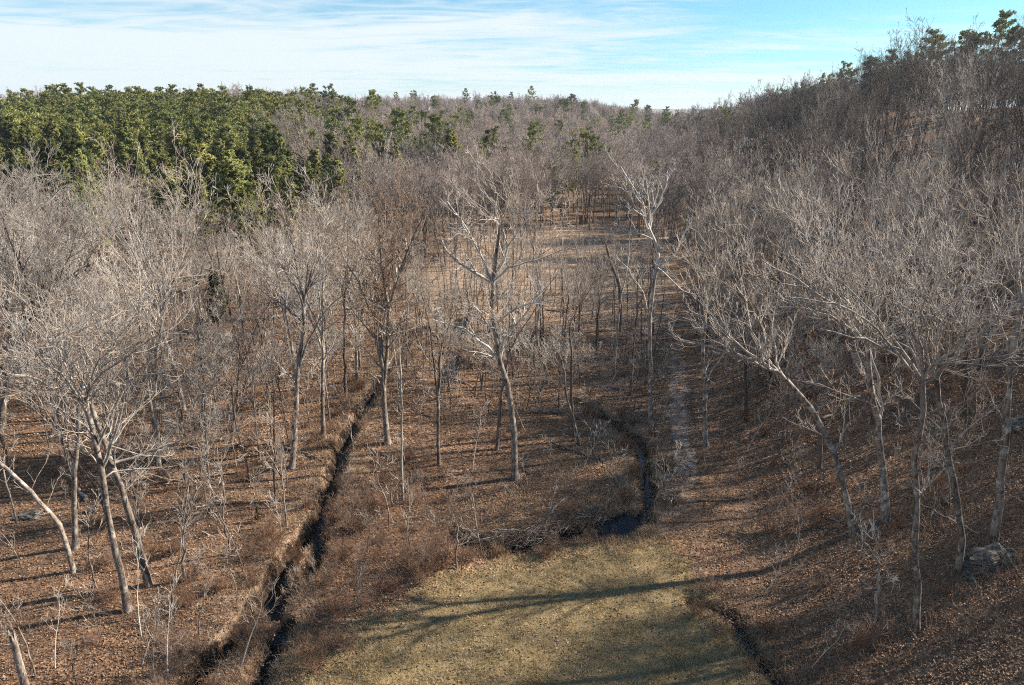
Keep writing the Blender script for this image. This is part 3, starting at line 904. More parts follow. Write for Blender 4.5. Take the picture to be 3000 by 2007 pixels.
def scatter(rs, n, xr, yr, ok, dmin, taken=None):
    """random points with a minimum spacing (a function of y)"""
    cell = {}
    pts = []
    for (x, y) in (taken or ()):
        cell.setdefault((int(x // 4), int(y // 4)), []).append((x, y))
    X = rs.uniform(xr[0], xr[1], n); Y = rs.uniform(yr[0], yr[1], n)
    m = ok(X, Y)
    for x, y in zip(X[m], Y[m]):
        d = dmin(y)
        k = int(math.ceil(d / 4))
        cx, cy = int(x // 4), int(y // 4)
        if any((x - a) ** 2 + (y - b) ** 2 < d * d for i in range(cx - k, cx + k + 1) for j in range(cy - k, cy + k + 1) for a, b in cell.get((i, j), ())):
            continue
        cell.setdefault((cx, cy), []).append((x, y))
        pts.append((x, y))
    return np.array(pts)

CREEKX = lambda y: np.interp(y, CW[0][0][:, 1], CW[0][0][:, 0])
CLEAR_C = CLEAR.mean(0)
CLEAR_IN = CLEAR_C + (CLEAR - CLEAR_C) * np.array([0.80, 0.84])

def near_creek(x, y, d):
    m = np.zeros(np.shape(x), bool)
    for P, hw, dp in CW:
        m |= dseg(x, y, P) < d
    return m

def pine_zone(x, y):
    """the evergreen stand on the left slope"""
    u = x / np.maximum(y, 1)
    front = np.interp(u, [-0.8, -0.6, -0.5, -0.42, -0.33, -0.25, -0.2, -0.05], [132, 124, 126, 110, 114, 122, 150, 190])
    back = np.interp(u, [-0.8, -0.45, -0.27, -0.20, -0.05], [290, 330, 290, 250, 215])
    w = 6 * np.sin(x * 0.13) + 5 * np.sin(x * 0.31 + y * 0.2)
    h_ = np.sin(x * 12.9898 + y * 78.233) * 43758.5453
    h_ = h_ - np.floor(h_)
    keep = h_ < np.interp(u, [-0.40, -0.30, -0.24, -0.16, -0.05], [1.0, 0.95, 0.55, 0.20, 0.08])
    return (y > front + w) & (y < back + w) & (u < -0.04) & keep

def infan(x, y, m=14):
    return (np.abs(x) < 0.80 * y + m) & (y > 0)

rsS = np.random.RandomState(77)
def ok_big(x, y):
    m = infan(x, y, 16) & ~pine_zone(x, y) & ~near_creek(x, y, 1.6) & ~inpoly(x, y, MEADOW) & ~inpoly(x, y, CLEAR_IN)
    m &= dseg(x, y, PATH) > 2.6
    uu = x / np.maximum(y, 1)
    m &= ~((y > 84) & (uu > -0.47) & (uu < -0.33) & (np.sin(x * 12.9 + y * 78.2) < 0.75))
    m &= ~((y > 62) & (y < 112) & (uu > -0.70) & (uu < -0.57) & (np.sin(x * 12.9 + y * 78.2) < 0.5))
    left = x < CREEKX(y) - 2
    right = x > foot(y) + 3
    m &= np.where(left, y > 47 + 3 * np.sin(x), True)
    m &= np.where(right, (y > 50) , True)
    m &= np.where(~left & ~right, (y > 70) | ((y > 62) & (np.sin(x * 12.9 + y * 78.2) > 0.3)), True)
    return m
big = scatter(rsS, 26000, (-150, 190), (40, 240), ok_big, lambda y: 4.9 if y < 120 else 5.6, [h for h in HEROES])

def ok_strip(x, y):
    return ok_big(x, y) & (x > CREEKX(np.minimum(y, 110)) - 6) & (x < foot(y) + 1) & (y > 66)
bigc = scatter(np.random.RandomState(79), 9000, (-35, 45), (64, 175), ok_strip, lambda y: 3.5, HEROES + [tuple(p) for p in big])
big = np.vstack([big, bigc])
# distance ordering: what shows largest becomes a thing of its own
def shown(p, hh=18):
    u, v, f = px_of(p[:, 0], p[:, 1], height(p[:, 0], p[:, 1]) + hh * 0.6)
    return u, v, f
ub, vb, fb_ = shown(big)
inside = (ub > -70) & (ub < 3070)
N_IND = 255
order = np.argsort(np.where(inside, fb_, 1e6))
ind = order[:min(N_IND, int(inside.sum()))]
rest = np.setdiff1d(np.arange(len(big)), ind)

def zone_label(x, y):
    if x > foot(y) + 2:
        if y < 75: return 'bare grey tree among the dark crowded trunks low on the shaded right bank', 'bare trees low on the shaded right bank'
        if y < 105: return 'bare grey tree in the packed wood part way up the shaded right slope', 'bare trees on the shaded right slope'
        return 'bare grey tree in the dim wood far up the valley on the right slope', 'bare trees far along the right slope'
    if x < CREEKX(min(y, 110)) - 2 or x < -14:
        if y < 65: return 'bare grey tree in the sunlit open wood beside the front trunks left of the creek', 'bare trees in the front of the left wood'
        if y < 90: return 'bare grey tree in the crowded sunlit wood well left of the creek', 'bare trees in the middle of the left wood'
        return 'bare pale crowned tree at the back of the left wood below the green pines', 'bare trees below the pines'
    if y < 100: return 'bare slender tree in the brown strip between the creek and the track', 'bare trees between creek and track'
    if y < 165: return 'bare slender tree standing about the tan clearing', 'bare trees about the clearing'
    return 'bare pale tree in the valley wood beyond the tan clearing', 'bare trees beyond the clearing'

def place(proto, name, cat, x, y, rz, s, label, group):
    (mt, mc) = proto
    e = link(name, None, loc=(x, y, hgt(x, y)), rz=rz, sc=s)
    tag(e, label, cat, group)
    link('trunk', mt, e); link('crown', mc, e)
    return e

rsI = np.random.RandomState(9)
def zscale(x, y):
    """trees are a little shorter in the strip and on the near meadow side"""
    return 0.86 if (-12 < x < foot(y) and y < 150) else 1.0
for i in ind:
    x, y = big[i]
    k = rsI.randint(len(PROTO))
    strip = (CREEKX(min(y, 110)) - 1 < x < foot(y) + 2) and y < 150
    if strip: k = [3, 5, 7, 9][rsI.randint(4)]
    lab, grp = zone_label(x, y)
    s = rsI.uniform(0.82, 1.08) * (0.92 if strip else 1)
    if y > 72 and -0.52 < x / y < -0.02: s *= 0.83 if y < 86 else 0.74
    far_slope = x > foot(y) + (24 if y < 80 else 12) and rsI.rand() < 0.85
    place((PSHADE if far_slope else PROTO)[k][0], 'bare_tree', 'tree', x, y, rsI.uniform(0, 6.28), (s, s, s * rsI.uniform(0.94, 1.06)), lab, grp)

# thin understorey trees between the big ones
def ok_thin(x, y):
    m = infan(x, y, 4) & ~near_creek(x, y, 1.2) & ~inpoly(x, y, MEADOW) & ~inpoly(x, y, CLEAR_IN) & (dseg(x, y, PATH) > 2.2)
    left = x < CREEKX(y) - 1.5
    right = x > foot(y) + 2
    m &= np.where(left, y > 40, True) & np.where(right, y > 48, True) & np.where(~left & ~right, y > 58, True)
    return m
thin = scatter(np.random.RandomState(31), 5000, (-80, 90), (36, 105), ok_thin, lambda y: 3.0, [tuple(p) for p in big] + HEROES)
ut, vt, ft = shown(thin, 8)
thin = thin[(ut > -20) & (ut < 3020)]
rsI = np.random.RandomState(10)
in_strip = (thin[:, 0] > CREEKX(np.minimum(thin[:, 1], 110)) - 1) & (thin[:, 0] < foot(thin[:, 1]) + 2)
o_ = np.argsort(thin[:, 1])
thin = np.vstack([thin[[i for i in o_ if in_strip[i]]][:90], thin[[i for i in o_ if not in_strip[i]]][:196]])
for x, y in thin:
    k = [0, 1, 2, 3, 4, 5, 6, 5, 6, 0][rsI.randint(10)]
    if x > foot(y) + 2: lab, grp = 'thin bare understorey tree among the trunks of the shaded right bank', 'thin trees on the right bank'
    elif x < CREEKX(min(y, 110)) - 1: lab, grp = 'thin bare understorey tree among the trunks of the left wood', 'thin trees in the left wood'
    else: lab, grp = 'thin bare understorey tree in the brown strip beside the creek', 'thin trees in the strip by the creek'
    s = rsI.uniform(0.75, 1.3)
    place(PTHIN[k][0], 'young_tree', 'young tree', x, y, rsI.uniform(0, 6.28), s, lab, grp)

# slender tall poles of the young hardwoods
PPOLE = []
for k, (H, fb, nl, sp, r0, mm) in enumerate([(14, 0.60, 2, 0.7, 0.085, [M_DARKBARK, M_TWIG]), (15.5, 0.62, 2, 0.6, 0.095, [M_BARK, M_TWIG]), (13, 0.55, 3, 0.75, 0.08, [M_DARKBARK, M_BROWNTWIG]), (12, 0.5, 2, 0.8, 0.07, [M_BARK, M_BROWNTWIG])]):
    tr, cr = generic_tree(170 + k, H, fb, nl, sp, r0, q=0.75, rmin=0.010, kinky=0.06, lean=0.07, nside=6)
    PPOLE.append(tree_meshes('slender_tree', tr, cr, mm + [mm[0]]))
def ok_pole(x, y):
    m = (np.abs(x) < 0.76 * y) & ~near_creek(x, y, 1.2) & ~inpoly(x, y, MEADOW) & ~inpoly(x, y, CLEAR) & (dseg(x, y, PATH) > 2.4)
    left = x < CREEKX(np.minimum(y, 110)) - 1.5
    right = x > foot(y) + 2
    return m & np.where(left, y > 41, True) & np.where(right, y > 52, True) & np.where(~left & ~right, y > 60, True)
pole = scatter(np.random.RandomState(91), 4200, (-75, 60), (40, 112), ok_pole, lambda y: 2.6, [tuple(p) for p in big] + HEROES + [tuple(p) for p in thin])
pr = (pole[:, 0] > foot(pole[:, 1]) + 2)
pole = np.vstack([pole[~pr][:235], pole[pr][:55]])
for x, y in pole:
    if x > foot(y) + 2: lab, grp = 'slender pole like bare tree on the shaded right bank', 'slender trees on the right bank'
    elif x < CREEKX(min(y, 110)) - 1: lab, grp = 'slender pole like bare tree in the sunlit left wood', 'slender trees in the left wood'
    else: lab, grp = 'slender pole like bare tree between the creek and the track', 'slender trees between creek and track'
    place(PPOLE[rsI.randint(4)], 'slender_tree', 'slender tree', x, y, rsI.uniform(0, 6.28), rsI.uniform(0.72, 1.1), lab, grp)

# ------------------------------------------------------------------ the rest of the bare wood: one mass
def merge(parts):
    V, Q, M, n0 = [], [], [], 0
    for v, q, m in parts:
        V.append(v); Q.append(q + n0); M.append(m); n0 += len(v)
    return np.vstack(V), np.vstack(Q), np.concatenate(M)

def mass(name, protos, pts, pick, rot, scl, mats, label, tris=False):
    """one object that repeats its own prototype meshes over its own points"""
    V, Q, T, M, TM, pid, n0 = [], [], [], [], [], [], 0
    for k, p in enumerate(protos):
        v, q, m = p[0], p[1], p[2]
        V.append(v); pid.append(np.full(len(v), k, np.int32))
        Q.append(q + n0); M.append(m)
        if len(p) > 3:
            T.append(p[3] + n0); TM.append(p[4])
        n0 += len(v)
    npnt = len(pts)
    V.append(pts); pid.append(np.full(npnt, -1, np.int32))
    nv = n0 + npnt
    pk = np.zeros(nv, np.int32); pk[n0:] = pick
    ro = np.zeros((nv, 3)); ro[n0:] = rot
    scv = np.ones((nv, 3)); scv[n0:] = scl
    me = build(name, np.vstack(V), np.vstack(Q), np.vstack(T) if T else None, mats, np.concatenate(M), np.concatenate(TM) if TM else None,
               attrs={'pid': ('INT', 'POINT', np.concatenate(pid)), 'pick': ('INT', 'POINT', pk),
                      'rot': ('FLOAT_VECTOR', 'POINT', ro), 'scl': ('FLOAT_VECTOR', 'POINT', scv)})
    o = link(name, me)
    tag(o, label, kind='stuff')
    tree = bpy.data.node_groups.new(name, 'GeometryNodeTree')
    tree.interface.new_socket('Geometry', in_out='INPUT', socket_type='NodeSocketGeometry')
    tree.interface.new_socket('Geometry', in_out='OUTPUT', socket_type='NodeSocketGeometry')
    N = NT(tree)
    gi, go = N.n('NodeGroupInput'), N.n('NodeGroupOutput')
    def attr(nm, typ):
        a = N.n('GeometryNodeInputNamedAttribute', data_type=typ)
        a.inputs['Name'].default_value = nm
        return next(s for s in a.outputs if s.enabled and s.name == 'Attribute')
    def eq(a, k):
        c = N.n('FunctionNodeCompare', data_type='INT', operation='EQUAL')
        ins = [s for s in c.inputs if s.enabled]
        N.l(a, ins[0]); ins[1].default_value = k
        return c.outputs[0]
    ap, ak = attr('pid', 'INT'), attr('pick', 'INT')
    e2r = N.n('FunctionNodeEulerToRotation')
    N.l(attr('rot', 'FLOAT_VECTOR'), e2r.inputs[0])
    asl = attr('scl', 'FLOAT_VECTOR')
    sp = N.n('GeometryNodeSeparateGeometry', domain='POINT')
    N.l(gi.outputs[0], sp.inputs[0]); N.l(eq(ap, -1), sp.inputs[1])
    jn = N.n('GeometryNodeJoinGeometry')
    for k in range(len(protos)):
        s = N.n('GeometryNodeSeparateGeometry', domain='POINT')
        N.l(gi.outputs[0], s.inputs[0]); N.l(eq(ap, k), s.inputs[1])
        ip = N.n('GeometryNodeInstanceOnPoints')
        N.l(sp.outputs[0], ip.inputs['Points'])
        N.l(eq(ak, k), ip.inputs['Selection'])
        N.l(s.outputs[0], ip.inputs['Instance'])
        N.l(e2r.outputs[0], ip.inputs['Rotation'])
        N.l(asl, ip.inputs['Scale'])
        N.l(ip.outputs[0], jn.inputs[0])
    N.l(jn.outputs[0], go.inputs[0])
    md = o.modifiers.new('repeat', 'NODES')
    md.node_group = tree
    return o

rsF = np.random.RandomState(3)
mid_protos, far_protos = [], []
for k, (H, fb, nl, sp, r0, mm) in enumerate(SPEC[:6]):
    tr, cr = generic_tree(200 + k, H, fb, nl, sp, r0, q=0.62, rmin=0.019, nside=5)
    mp_ = tubes(tr + cr)
    mid_protos.append(mp_)
for k, (H, fb, nl, sp, r0, mm) in enumerate(SPEC[:4]):
    tr, cr = generic_tree(300 + k, H * 0.86, fb * 0.62, nl, sp * 1.1, r0, q=0.78, rmin=0.038, levels=3, nside=4)
    far_protos.append(tubes([(a, b, 3, d) for a, b, c, d in tr + cr]))
darker = lambda ps: [(p[0], p[1], np.where(p[2] == 1, 3, 4)) for p in ps]  # mass copies whose darker materials carry the right slope's shade as colour
nm, nf = len(mid_protos), len(far_protos)
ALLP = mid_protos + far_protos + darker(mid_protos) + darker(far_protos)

def seen_from_above(x, y, h):
    """drops what lies wholly behind the crest of a hill"""
    k = np.linspace(0.15, 0.97, 30)
    top = h + 17
    blocked = np.zeros(len(x), bool)
    for t in k:
        gz = base_h(x * t, y * t) + 4
        lz = CAMH + (top - CAMH) * t
        blocked |= gz > lz
    return ~blocked

midp = [big[rest]]
def ok_out(x, y):      # wood beyond the right-hand edge of the frame and beside the camera: it shades the bank
    return (~infan(x, y, 16)) & ((x > foot(y) + 20) | ((y < 26) & (x > foot(y) + 13))) & (x < foot(y) + 105)
outp = scatter(np.random.RandomState(12), 5000, (20, 190), (-40, 150), ok_out, lambda y: 5.6, [tuple(p) for p in big])
def ok_far(x, y):
    return infan(x, y, 25) & ~pine_zone(x, y) & (y > 240) & ((x - foot(y)) < 125 + 0.05 * y)
def ok_slope(x, y):    # upper right slope outside the range of the near scatter
    return infan(x, y, 16) & (x > 60) & (y > 60) & (y < 240) & (x - foot(y) < 128)
slp = scatter(np.random.RandomState(13), 9000, (60, 200), (60, 240), ok_slope, lambda y: 5.6, [tuple(p) for p in big])
f1 = scatter(np.random.RandomState(14), 14000, (-330, 330), (235, 420), ok_far, lambda y: 6.8, [tuple(p) for p in big])
f2 = scatter(np.random.RandomState(15), 26000, (-640, 420), (420, 860), ok_far, lambda y: 7.4 + (y - 420) * 0.004)
allm = np.vstack([midp[0], outp, slp]); 
allf = np.vstack([f1, f2])
pts, pick, scl = [], [], []
for arr, lo, n in ((allm, 0, len(mid_protos)), (allf, len(mid_protos), len(far_protos))):
    h = height(arr[:, 0], arr[:, 1])
    inf_ = infan(arr[:, 0], arr[:, 1], 16)
    ok = seen_from_above(arr[:, 0], arr[:, 1], h) | ~inf_
    arr, h = arr[ok], h[ok]
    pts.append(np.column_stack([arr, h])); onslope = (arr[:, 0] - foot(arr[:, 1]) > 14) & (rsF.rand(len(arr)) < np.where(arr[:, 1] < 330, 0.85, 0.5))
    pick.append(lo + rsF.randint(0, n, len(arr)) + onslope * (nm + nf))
    s = rsF.uniform(0.74, 1.08, len(arr))
    # shorter, scrubbier trees on the ridge crest
    s *= np.where(arr[:, 0] - foot(arr[:, 1]) > 60, 0.76, 1.0) * np.where(arr[:, 1] > 420, 0.92, 1)
    scl.append(np.column_stack([s, s, s * rsF.uniform(0.9, 1.08, len(arr))]))
pts, pick, scl = np.vstack(pts), np.concatenate(pick), np.vstack(scl)
rot = np.column_stack([np.zeros(len(pts)), np.zeros(len(pts)), rsF.uniform(0, 6.28, len(pts))])
print('bare mass', len(pts), 'individual', len(ind), 'thin', len(thin))
mass('bare_woods', ALLP, pts, pick, rot, scl, [M_BARK, M_FARTWIG, M_BARK, M_SHADETWIG, M_DARKBARK], 'far leafless grey brown woods covering the slopes and ridges')


# ------------------------------------------------------------------ pines and cedars
def needle_crown(seed, H, r0, base, Lmax, nbr, ncl, nleaf, size, shape='pine', rmin=0.02):
    """conifer in local coordinates: (trunk tubes, needle triangles)"""
    rs = np.random.RandomState(seed)
    P0, R0 = grow(rs, np.zeros((1, 3)), np.array([[rs.normal(0, 0.03), rs.normal(0, 0.03), 1.0]]), np.array([H]), np.array([r0]), 12, 0.025, 0.12, 0.12, rmin)
    R0[:, 0] *= 1.35; P0[:, 0, 2] = -0.3
    t = np.sort(base + (0.985 - base) * rs.random(nbr) ** 0.85)
    q = (t - base) / (1 - base)
    if shape == 'pine':
        prof = np.where(q < 0.28, 0.55 + 0.45 * q / 0.28, np.sqrt(np.clip(1 - np.clip((q - 0.28) / 0.76, 0, 1) ** 1.7, 0, 1)) ** 1.1)
    else:
        prof = (1 - q) ** 0.75 * np.minimum(1, 0.5 + q * 3)
    L = Lmax * np.maximum(prof, 0.13) * rs.uniform(0.62, 1.2, nbr)
    az = np.arange(nbr) * 2.399 + rs.normal(0, 0.4, nbr)
    el = np.radians((-4 + 42 * q + rs.normal(0, 9, nbr)) if shape == 'pine' else (25 + 30 * q + rs.normal(0, 8, nbr)))
    f = t * 11; i = np.minimum(f.astype(int), 10); w = (f - i)[:, None]
    S = P0[0, i] * (1 - w) + P0[0, i + 1] * w
    D = np.stack([np.cos(el) * np.cos(az), np.cos(el) * np.sin(az), np.sin(el)], 1)
    P1, R1 = grow(rs, S, D, L, np.maximum(r0 * 0.24 * (1 - 0.6 * q), rmin), 6, 0.10, 0.05, 0.3, rmin * 0.7)
    # clump centres along the outer part of every branch, with side sprays
    idx = np.repeat(np.arange(nbr), np.maximum(2, np.round(ncl * L / Lmax)).astype(int))
    u = rs.uniform(0.28, 1.03, len(idx)) ** 0.8
    ff = np.minimum(u * 5, 4.999); ii = ff.astype(int); ww = (ff - ii)[:, None]
    C = P1[idx, ii] * (1 - ww) + P1[idx, ii + 1] * ww
    T = unit(P1[idx, ii + 1] - P1[idx, ii])
    C = C + unit(rs.normal(0, 1, C.shape)) * (L[idx] * 0.24 * rs.random(len(idx)) ** 0.5)[:, None] * np.array([1, 1, 0.55])
    nC = len(C)
    cidx = np.repeat(np.arange(nC), nleaf)
    d = unit(T[cidx] * 0.55 + np.array([0, 0, 0.35]) + 0.85 * rs.normal(0, 1, (len(cidx), 3)))
    sz = size * rs.uniform(0.6, 1.25, len(cidx))[:, None]
    A = C[cidx] + d * 0.08 * sz
    B = A + d * sz
    side = unit(np.cross(d, rs.normal(0, 1, d.shape))) * sz * (0.20 if shape == 'pine' else 0.26)
    V = np.stack([A - side * 0.45, A + side * 0.45, A + d * sz * 0.62 + side, B, A + d * sz * 0.58 - side], 1).reshape(-1, 3)
    # turn every needle spray to face away from the stem
    out = unit((C - np.array([0, 0, 0]))[cidx] * np.array([1, 1, 0]) + np.array([0, 0, 0.9]) + 0.35 * rs.normal(0, 1, (len(cidx), 3)))
    fn = np.cross(V.reshape(-1, 5, 3)[:, 1] - V.reshape(-1, 5, 3)[:, 0], V.reshape(-1, 5, 3)[:, 3] - V.reshape(-1, 5, 3)[:, 0])
    fl = (fn * out).sum(1) < 0
    W = V.reshape(-1, 5, 3)
    W[fl] = W[fl][:, [1, 0, 4, 3, 2]]
    V = W.reshape(-1, 3)
    b = np.arange(len(cidx)) * 5
    Tq = np.stack([b, b + 1, b + 2, b + 4], 1)
    Tt = np.stack([b + 4, b + 2, b + 3], 1)
    tv, tq, tm = tubes([(P0, R0, 6, 0), (P1, R1, 3, 0)])
    return (tv, tq, tm), (V, Tq, Tt), np.repeat(out, 5, 0)

def pine_parts(name, data, mats):
    (tv, tq, tm), (V, q, t), nr = data
    mc = build(name + '_crown', V, q, t, mats, np.full(len(q), 1), np.full(len(t), 1))
    mc.normals_split_custom_set_from_vertices(nr.tolist())
    return build(name + '_trunk', tv, tq, None, mats, tm), mc

def pine_single(data):
    (tv, tq, tm), (V, q, t), nr = data
    n = len(tv)
    return np.vstack([tv, V]), np.vstack([tq, q + n]), np.concatenate([tm, np.full(len(q), 1, np.int32)]), t + n, np.full(len(t), 1, np.int32)

PM = [M_PINEBARK, M_PINE]
PN = [(pine_parts('pine_tree', needle_crown(500 + k, H, 0.20, b, L, nb, nc, 30, sz * 0.52), PM), H) for k, (H, b, L, nb, nc, sz) in enumerate(
    [(19, 0.28, 2.9, 95, 11, 0.62), (21, 0.34, 3.1, 100, 11, 0.66), (17, 0.22, 2.8, 92, 11, 0.60), (20, 0.40, 3.3, 78, 12, 0.66), (18.5, 0.28, 2.6, 95, 10, 0.60)])]
PF_DATA = [pine_single(needle_crown(520 + k, H, 0.22, b, L, nb, nc, 14, sz * 0.62, rmin=0.05)) for k, (H, b, L, nb, nc, sz) in enumerate(
    [(18, 0.34, 3.1, 40, 7, 1.0), (19, 0.42, 3.6, 36, 7, 1.05), (16, 0.3, 3.0, 38, 7, 1.0), (17, 0.48, 3.8, 28, 8, 1.1)])]
PF = [build('pine_tree', d[0], d[1], d[3], PM, d[2], d[4], smooth=False) for d in PF_DATA]
CM = [M_PINEBARK, M_CEDAR]
CN = [(pine_parts('cedar_tree', needle_crown(540 + k, H, 0.14, 0.08, L, 60, 11, 10, 0.42, 'cedar'), CM), H) for k, (H, L) in enumerate([(9, 2.2), (7.5, 1.9)])]

stand = scatter(np.random.RandomState(21), 16000, (-300, 30), (105, 340), lambda x, y: pine_zone(x, y) & infan(x, y, 10), lambda y: 4.7)
h = height(stand[:, 0], stand[:, 1])
stand = stand[seen_from_above(stand[:, 0], stand[:, 1], h)]
stand = stand[np.argsort(stand[:, 1])]
rsP = np.random.RandomState(22)
# single pines on ridges and slopes: (crown-top pixel u, distance, tree height factor)
LONE = [(200, 104, 1.12), (245, 110, 1.1)] 
def place_pine_at(u, y, s, label, group, near=None):
    f = y / math.cos(PITCH)
    x = (u - 1500) / 2000 * (y * math.cos(PITCH) + CAMH * math.sin(PITCH) * 0.6)
    near = y < 190 if near is None else near
    if near:
        return place(PN[rsP.randint(len(PN))][0], 'pine_tree', 'pine', x, y, rsP.uniform(0, 6.28), s, label, group)
    o = link('pine_tree', PF[rsP.randint(len(PF))], loc=(x, y, hgt(x, y) - 0.2), rz=rsP.uniform(0, 6.28), sc=(s, s, s * rsP.uniform(0.92, 1.08)))
    return tag(o, label, 'pine', group)

n_p = 0
place_pine_at(215, 100, 1.24, 'sunlit yellow green pine thrust forward out of the pine stand into the bare trees', None, True)
place_pine_at(262, 106, 1.12, 'second sunlit pine just behind the yellow green one standing among bare trees', None, True)
place_pine_at(690, 104, 0.98, 'bright rounded pine at the lowest front tip of the pine stand', None, True)
place_pine_at(745, 108, 0.86, 'shorter pine right beside the rounded pine at the front tip of the stand', None, True)
n_p += 4
for u, y, s, lab in [(1622, 176, 0.80, 'small dark conical pine standing alone above the valley wood'), (1925, 205, 0.95, 'broad pine at the foot of the right slope, left of the paired ridge pines'),
                     (2108, 250, 1.12, 'tall pine on the low end of the right ridge, the left one of a pair'), (2150, 245, 0.95, 'pine on the low end of the right ridge, the right one of a pair'),
                     (1352, 160, 0.62, 'small dark pine in the bare wood left of the lone conical pine')]:
    place_pine_at(u, y, s, lab, None); n_p += 1
# the right skyline ridge: dark pines between bare crowns
for u, dt, s in [(2240, 70, 0.8), (2270, 74, 0.85), (2330, 82, 0.9), (2405, 76, 0.85), (2440, 84, 1.0), (2510, 86, 1.0), (2520, 82, 0.85), (2570, 84, 0.9), (2615, 86, 0.9), (2675, 84, 1.0), (2690, 88, 0.95),
                 (2760, 86, 0.9), (2780, 84, 0.95), (2850, 90, 1.05), (2905, 86, 0.9), (2985, 84, 1.2), (3000, 88, 1.2), (2385, 70, 0.8), (2960, 90, 0.9), (2360, 84, 0.8)]:
    q = (u - 1500) / 2000 * math.cos(PITCH) * 1.02
    y = (14 - 0.17 * 27 + dt) / max(q - 0.17, 0.05)
    x = foot(y) + dt
    o = link('pine_tree', PF[rsP.randint(len(PF))], loc=(x, y, hgt(x, y) - 0.2), rz=rsP.uniform(0, 6.28), sc=s * 1.25)
    tag(o, 'dark pine standing against the sky among bare crowns on the right ridge', 'pine', 'pines on the right ridge'); n_p += 1
for k in range(86):
    u = rsP.uniform(880, 2010)
    y = rsP.uniform(330, 740)
    if u < 1300 and rsP.rand() < 0.5: y = rsP.uniform(240, 420)
    o = place_pine_at(u, y, rsP.uniform(0.95, 1.35), 'dark green pine dotted among bare trees on the far middle ridge', 'pines dotted over the far ridge', False); n_p += 1
for k in range(34):      # clumps on the lower far slope
    cx = [1130, 1290, 1310, 1420, 1580, 1680, 1220, 1050, 1760][rsP.randint(9)]
    o = place_pine_at(cx + rsP.normal(0, 28), 212 + rsP.uniform(-18, 24), rsP.uniform(0.95, 1.25), 'dark green pine of the loose clumps between the stand and the far ridge', 'pines in loose clumps right of the stand', False); n_p += 1
n_ind = 296 - n_p
for x, y in stand[:n_ind]:
    s = rsP.uniform(0.70, 1.02)
    place(PN[rsP.randint(len(PN))][0], 'pine_tree', 'pine', x, y, rsP.uniform(0, 6.28), (s, s, s * rsP.uniform(0.95, 1.1)),
          'green pine packed crown to crown in the sunlit stand on the left slope', 'pines of the stand on the left slope')
far_stand = stand[n_ind:]
def ok_crest(x, y):
    u = x / y
    return (u < -0.24) & (u > -0.62) & (y > 330) & (np.sin(x * 0.05) + np.sin(y * 0.031 + x * 0.02) > 0.1)
crest = scatter(np.random.RandomState(23), 3000, (-420, -80), (330, 640), ok_crest, lambda y: 8)
fs = np.vstack([far_stand, crest])
hh = height(fs[:, 0], fs[:, 1])
ok = seen_from_above(fs[:, 0], fs[:, 1], hh)
fs, hh = fs[ok], hh[ok]
s = rsP.uniform(0.8, 1.08, len(fs))
print('pines', n_p, len(stand), 'mass', len(fs))
mass('pine_woods', PF_DATA, np.column_stack([fs, hh - 0.2]), rsP.randint(0, len(PF_DATA), len(fs)), np.column_stack([np.zeros((len(fs), 2)), rsP.uniform(0, 6.28, len(fs))]),
     np.column_stack([s, s, s]), PM, 'dense green pine wood behind the front pines on the left slope')

for u, y, s, lab in [(1092, 118, 1.15, 'brownish green cedar at the right end of the pine stand, among bare crowns'), (1012, 100, 1.3, 'dark olive cedar half hidden behind the fan crowned creek tree'),
                     (1060, 104, 1.1, 'smaller olive cedar right of the dark one behind the fan crowned creek tree'), (1238, 150, 1.1, 'small brownish cedar in the bare wood beyond the great sycamore'),
                     (620, 86, 0.9, 'small green cedar under bare crowns in the left wood, nearest the creek'), (140, 72, 0.9, 'small green cedar under the big limbs of the left edge tree')]:
    x = (u - 1500) / 2000 * (y * math.cos(PITCH) + CAMH * math.sin(PITCH) * 0.7)
    place(CN[rsP.randint(2)][0], 'cedar_tree', 'cedar', x, y, rsP.uniform(0, 6.28), s, lab, None)
g = G(-10, 1845)
place(CN[1][0], 'cedar_tree', 'cedar', g[0] - 0.5, g[1], 1.0, 0.42, 'bright green young cedar cut by the left edge of the photo', None)
g = G(758, 1530)
place(CN[0][0], 'cedar_tree', 'cedar', g[0], g[1], 2.0, 0.13, 'tiny green cedar seedling in tan grass left of the creek', None)

# ------------------------------------------------------------------ saplings and shrubs in the foreground
def sapling(seed, H, nb, lean=0.12, r0=0.035, q=0.8):
    rs = np.random.RandomState(seed)
    P0, R0 = grow(rs, np.zeros((1, 3)), np.array([[rs.normal(0, lean), rs.normal(0, lean), 1.0]]), np.array([H]), np.array([r0]), 10, 0.10, 0.07, 0.25, 0.008)
    P0[:, 0, 2] = -0.15
    s = spawn(rs, P0, R0, np.array([nb]), 0.22, 0.98, 50, 12, 0.34, 0.55, 0.5, updraft=0.2)
    P1, R1 = grow(rs, s[0], s[1], np.maximum(s[2], 0.4), np.maximum(s[3], 0.007), 6, 0.17, 0.06, 0.3, 0.007)
    lv = crown_levels(rs, (P1, R1), q, 0.007, 0.5)
    return [(P0, R0, 5, 0)], [(P1, R1, 3, 0)] + lv[:2]

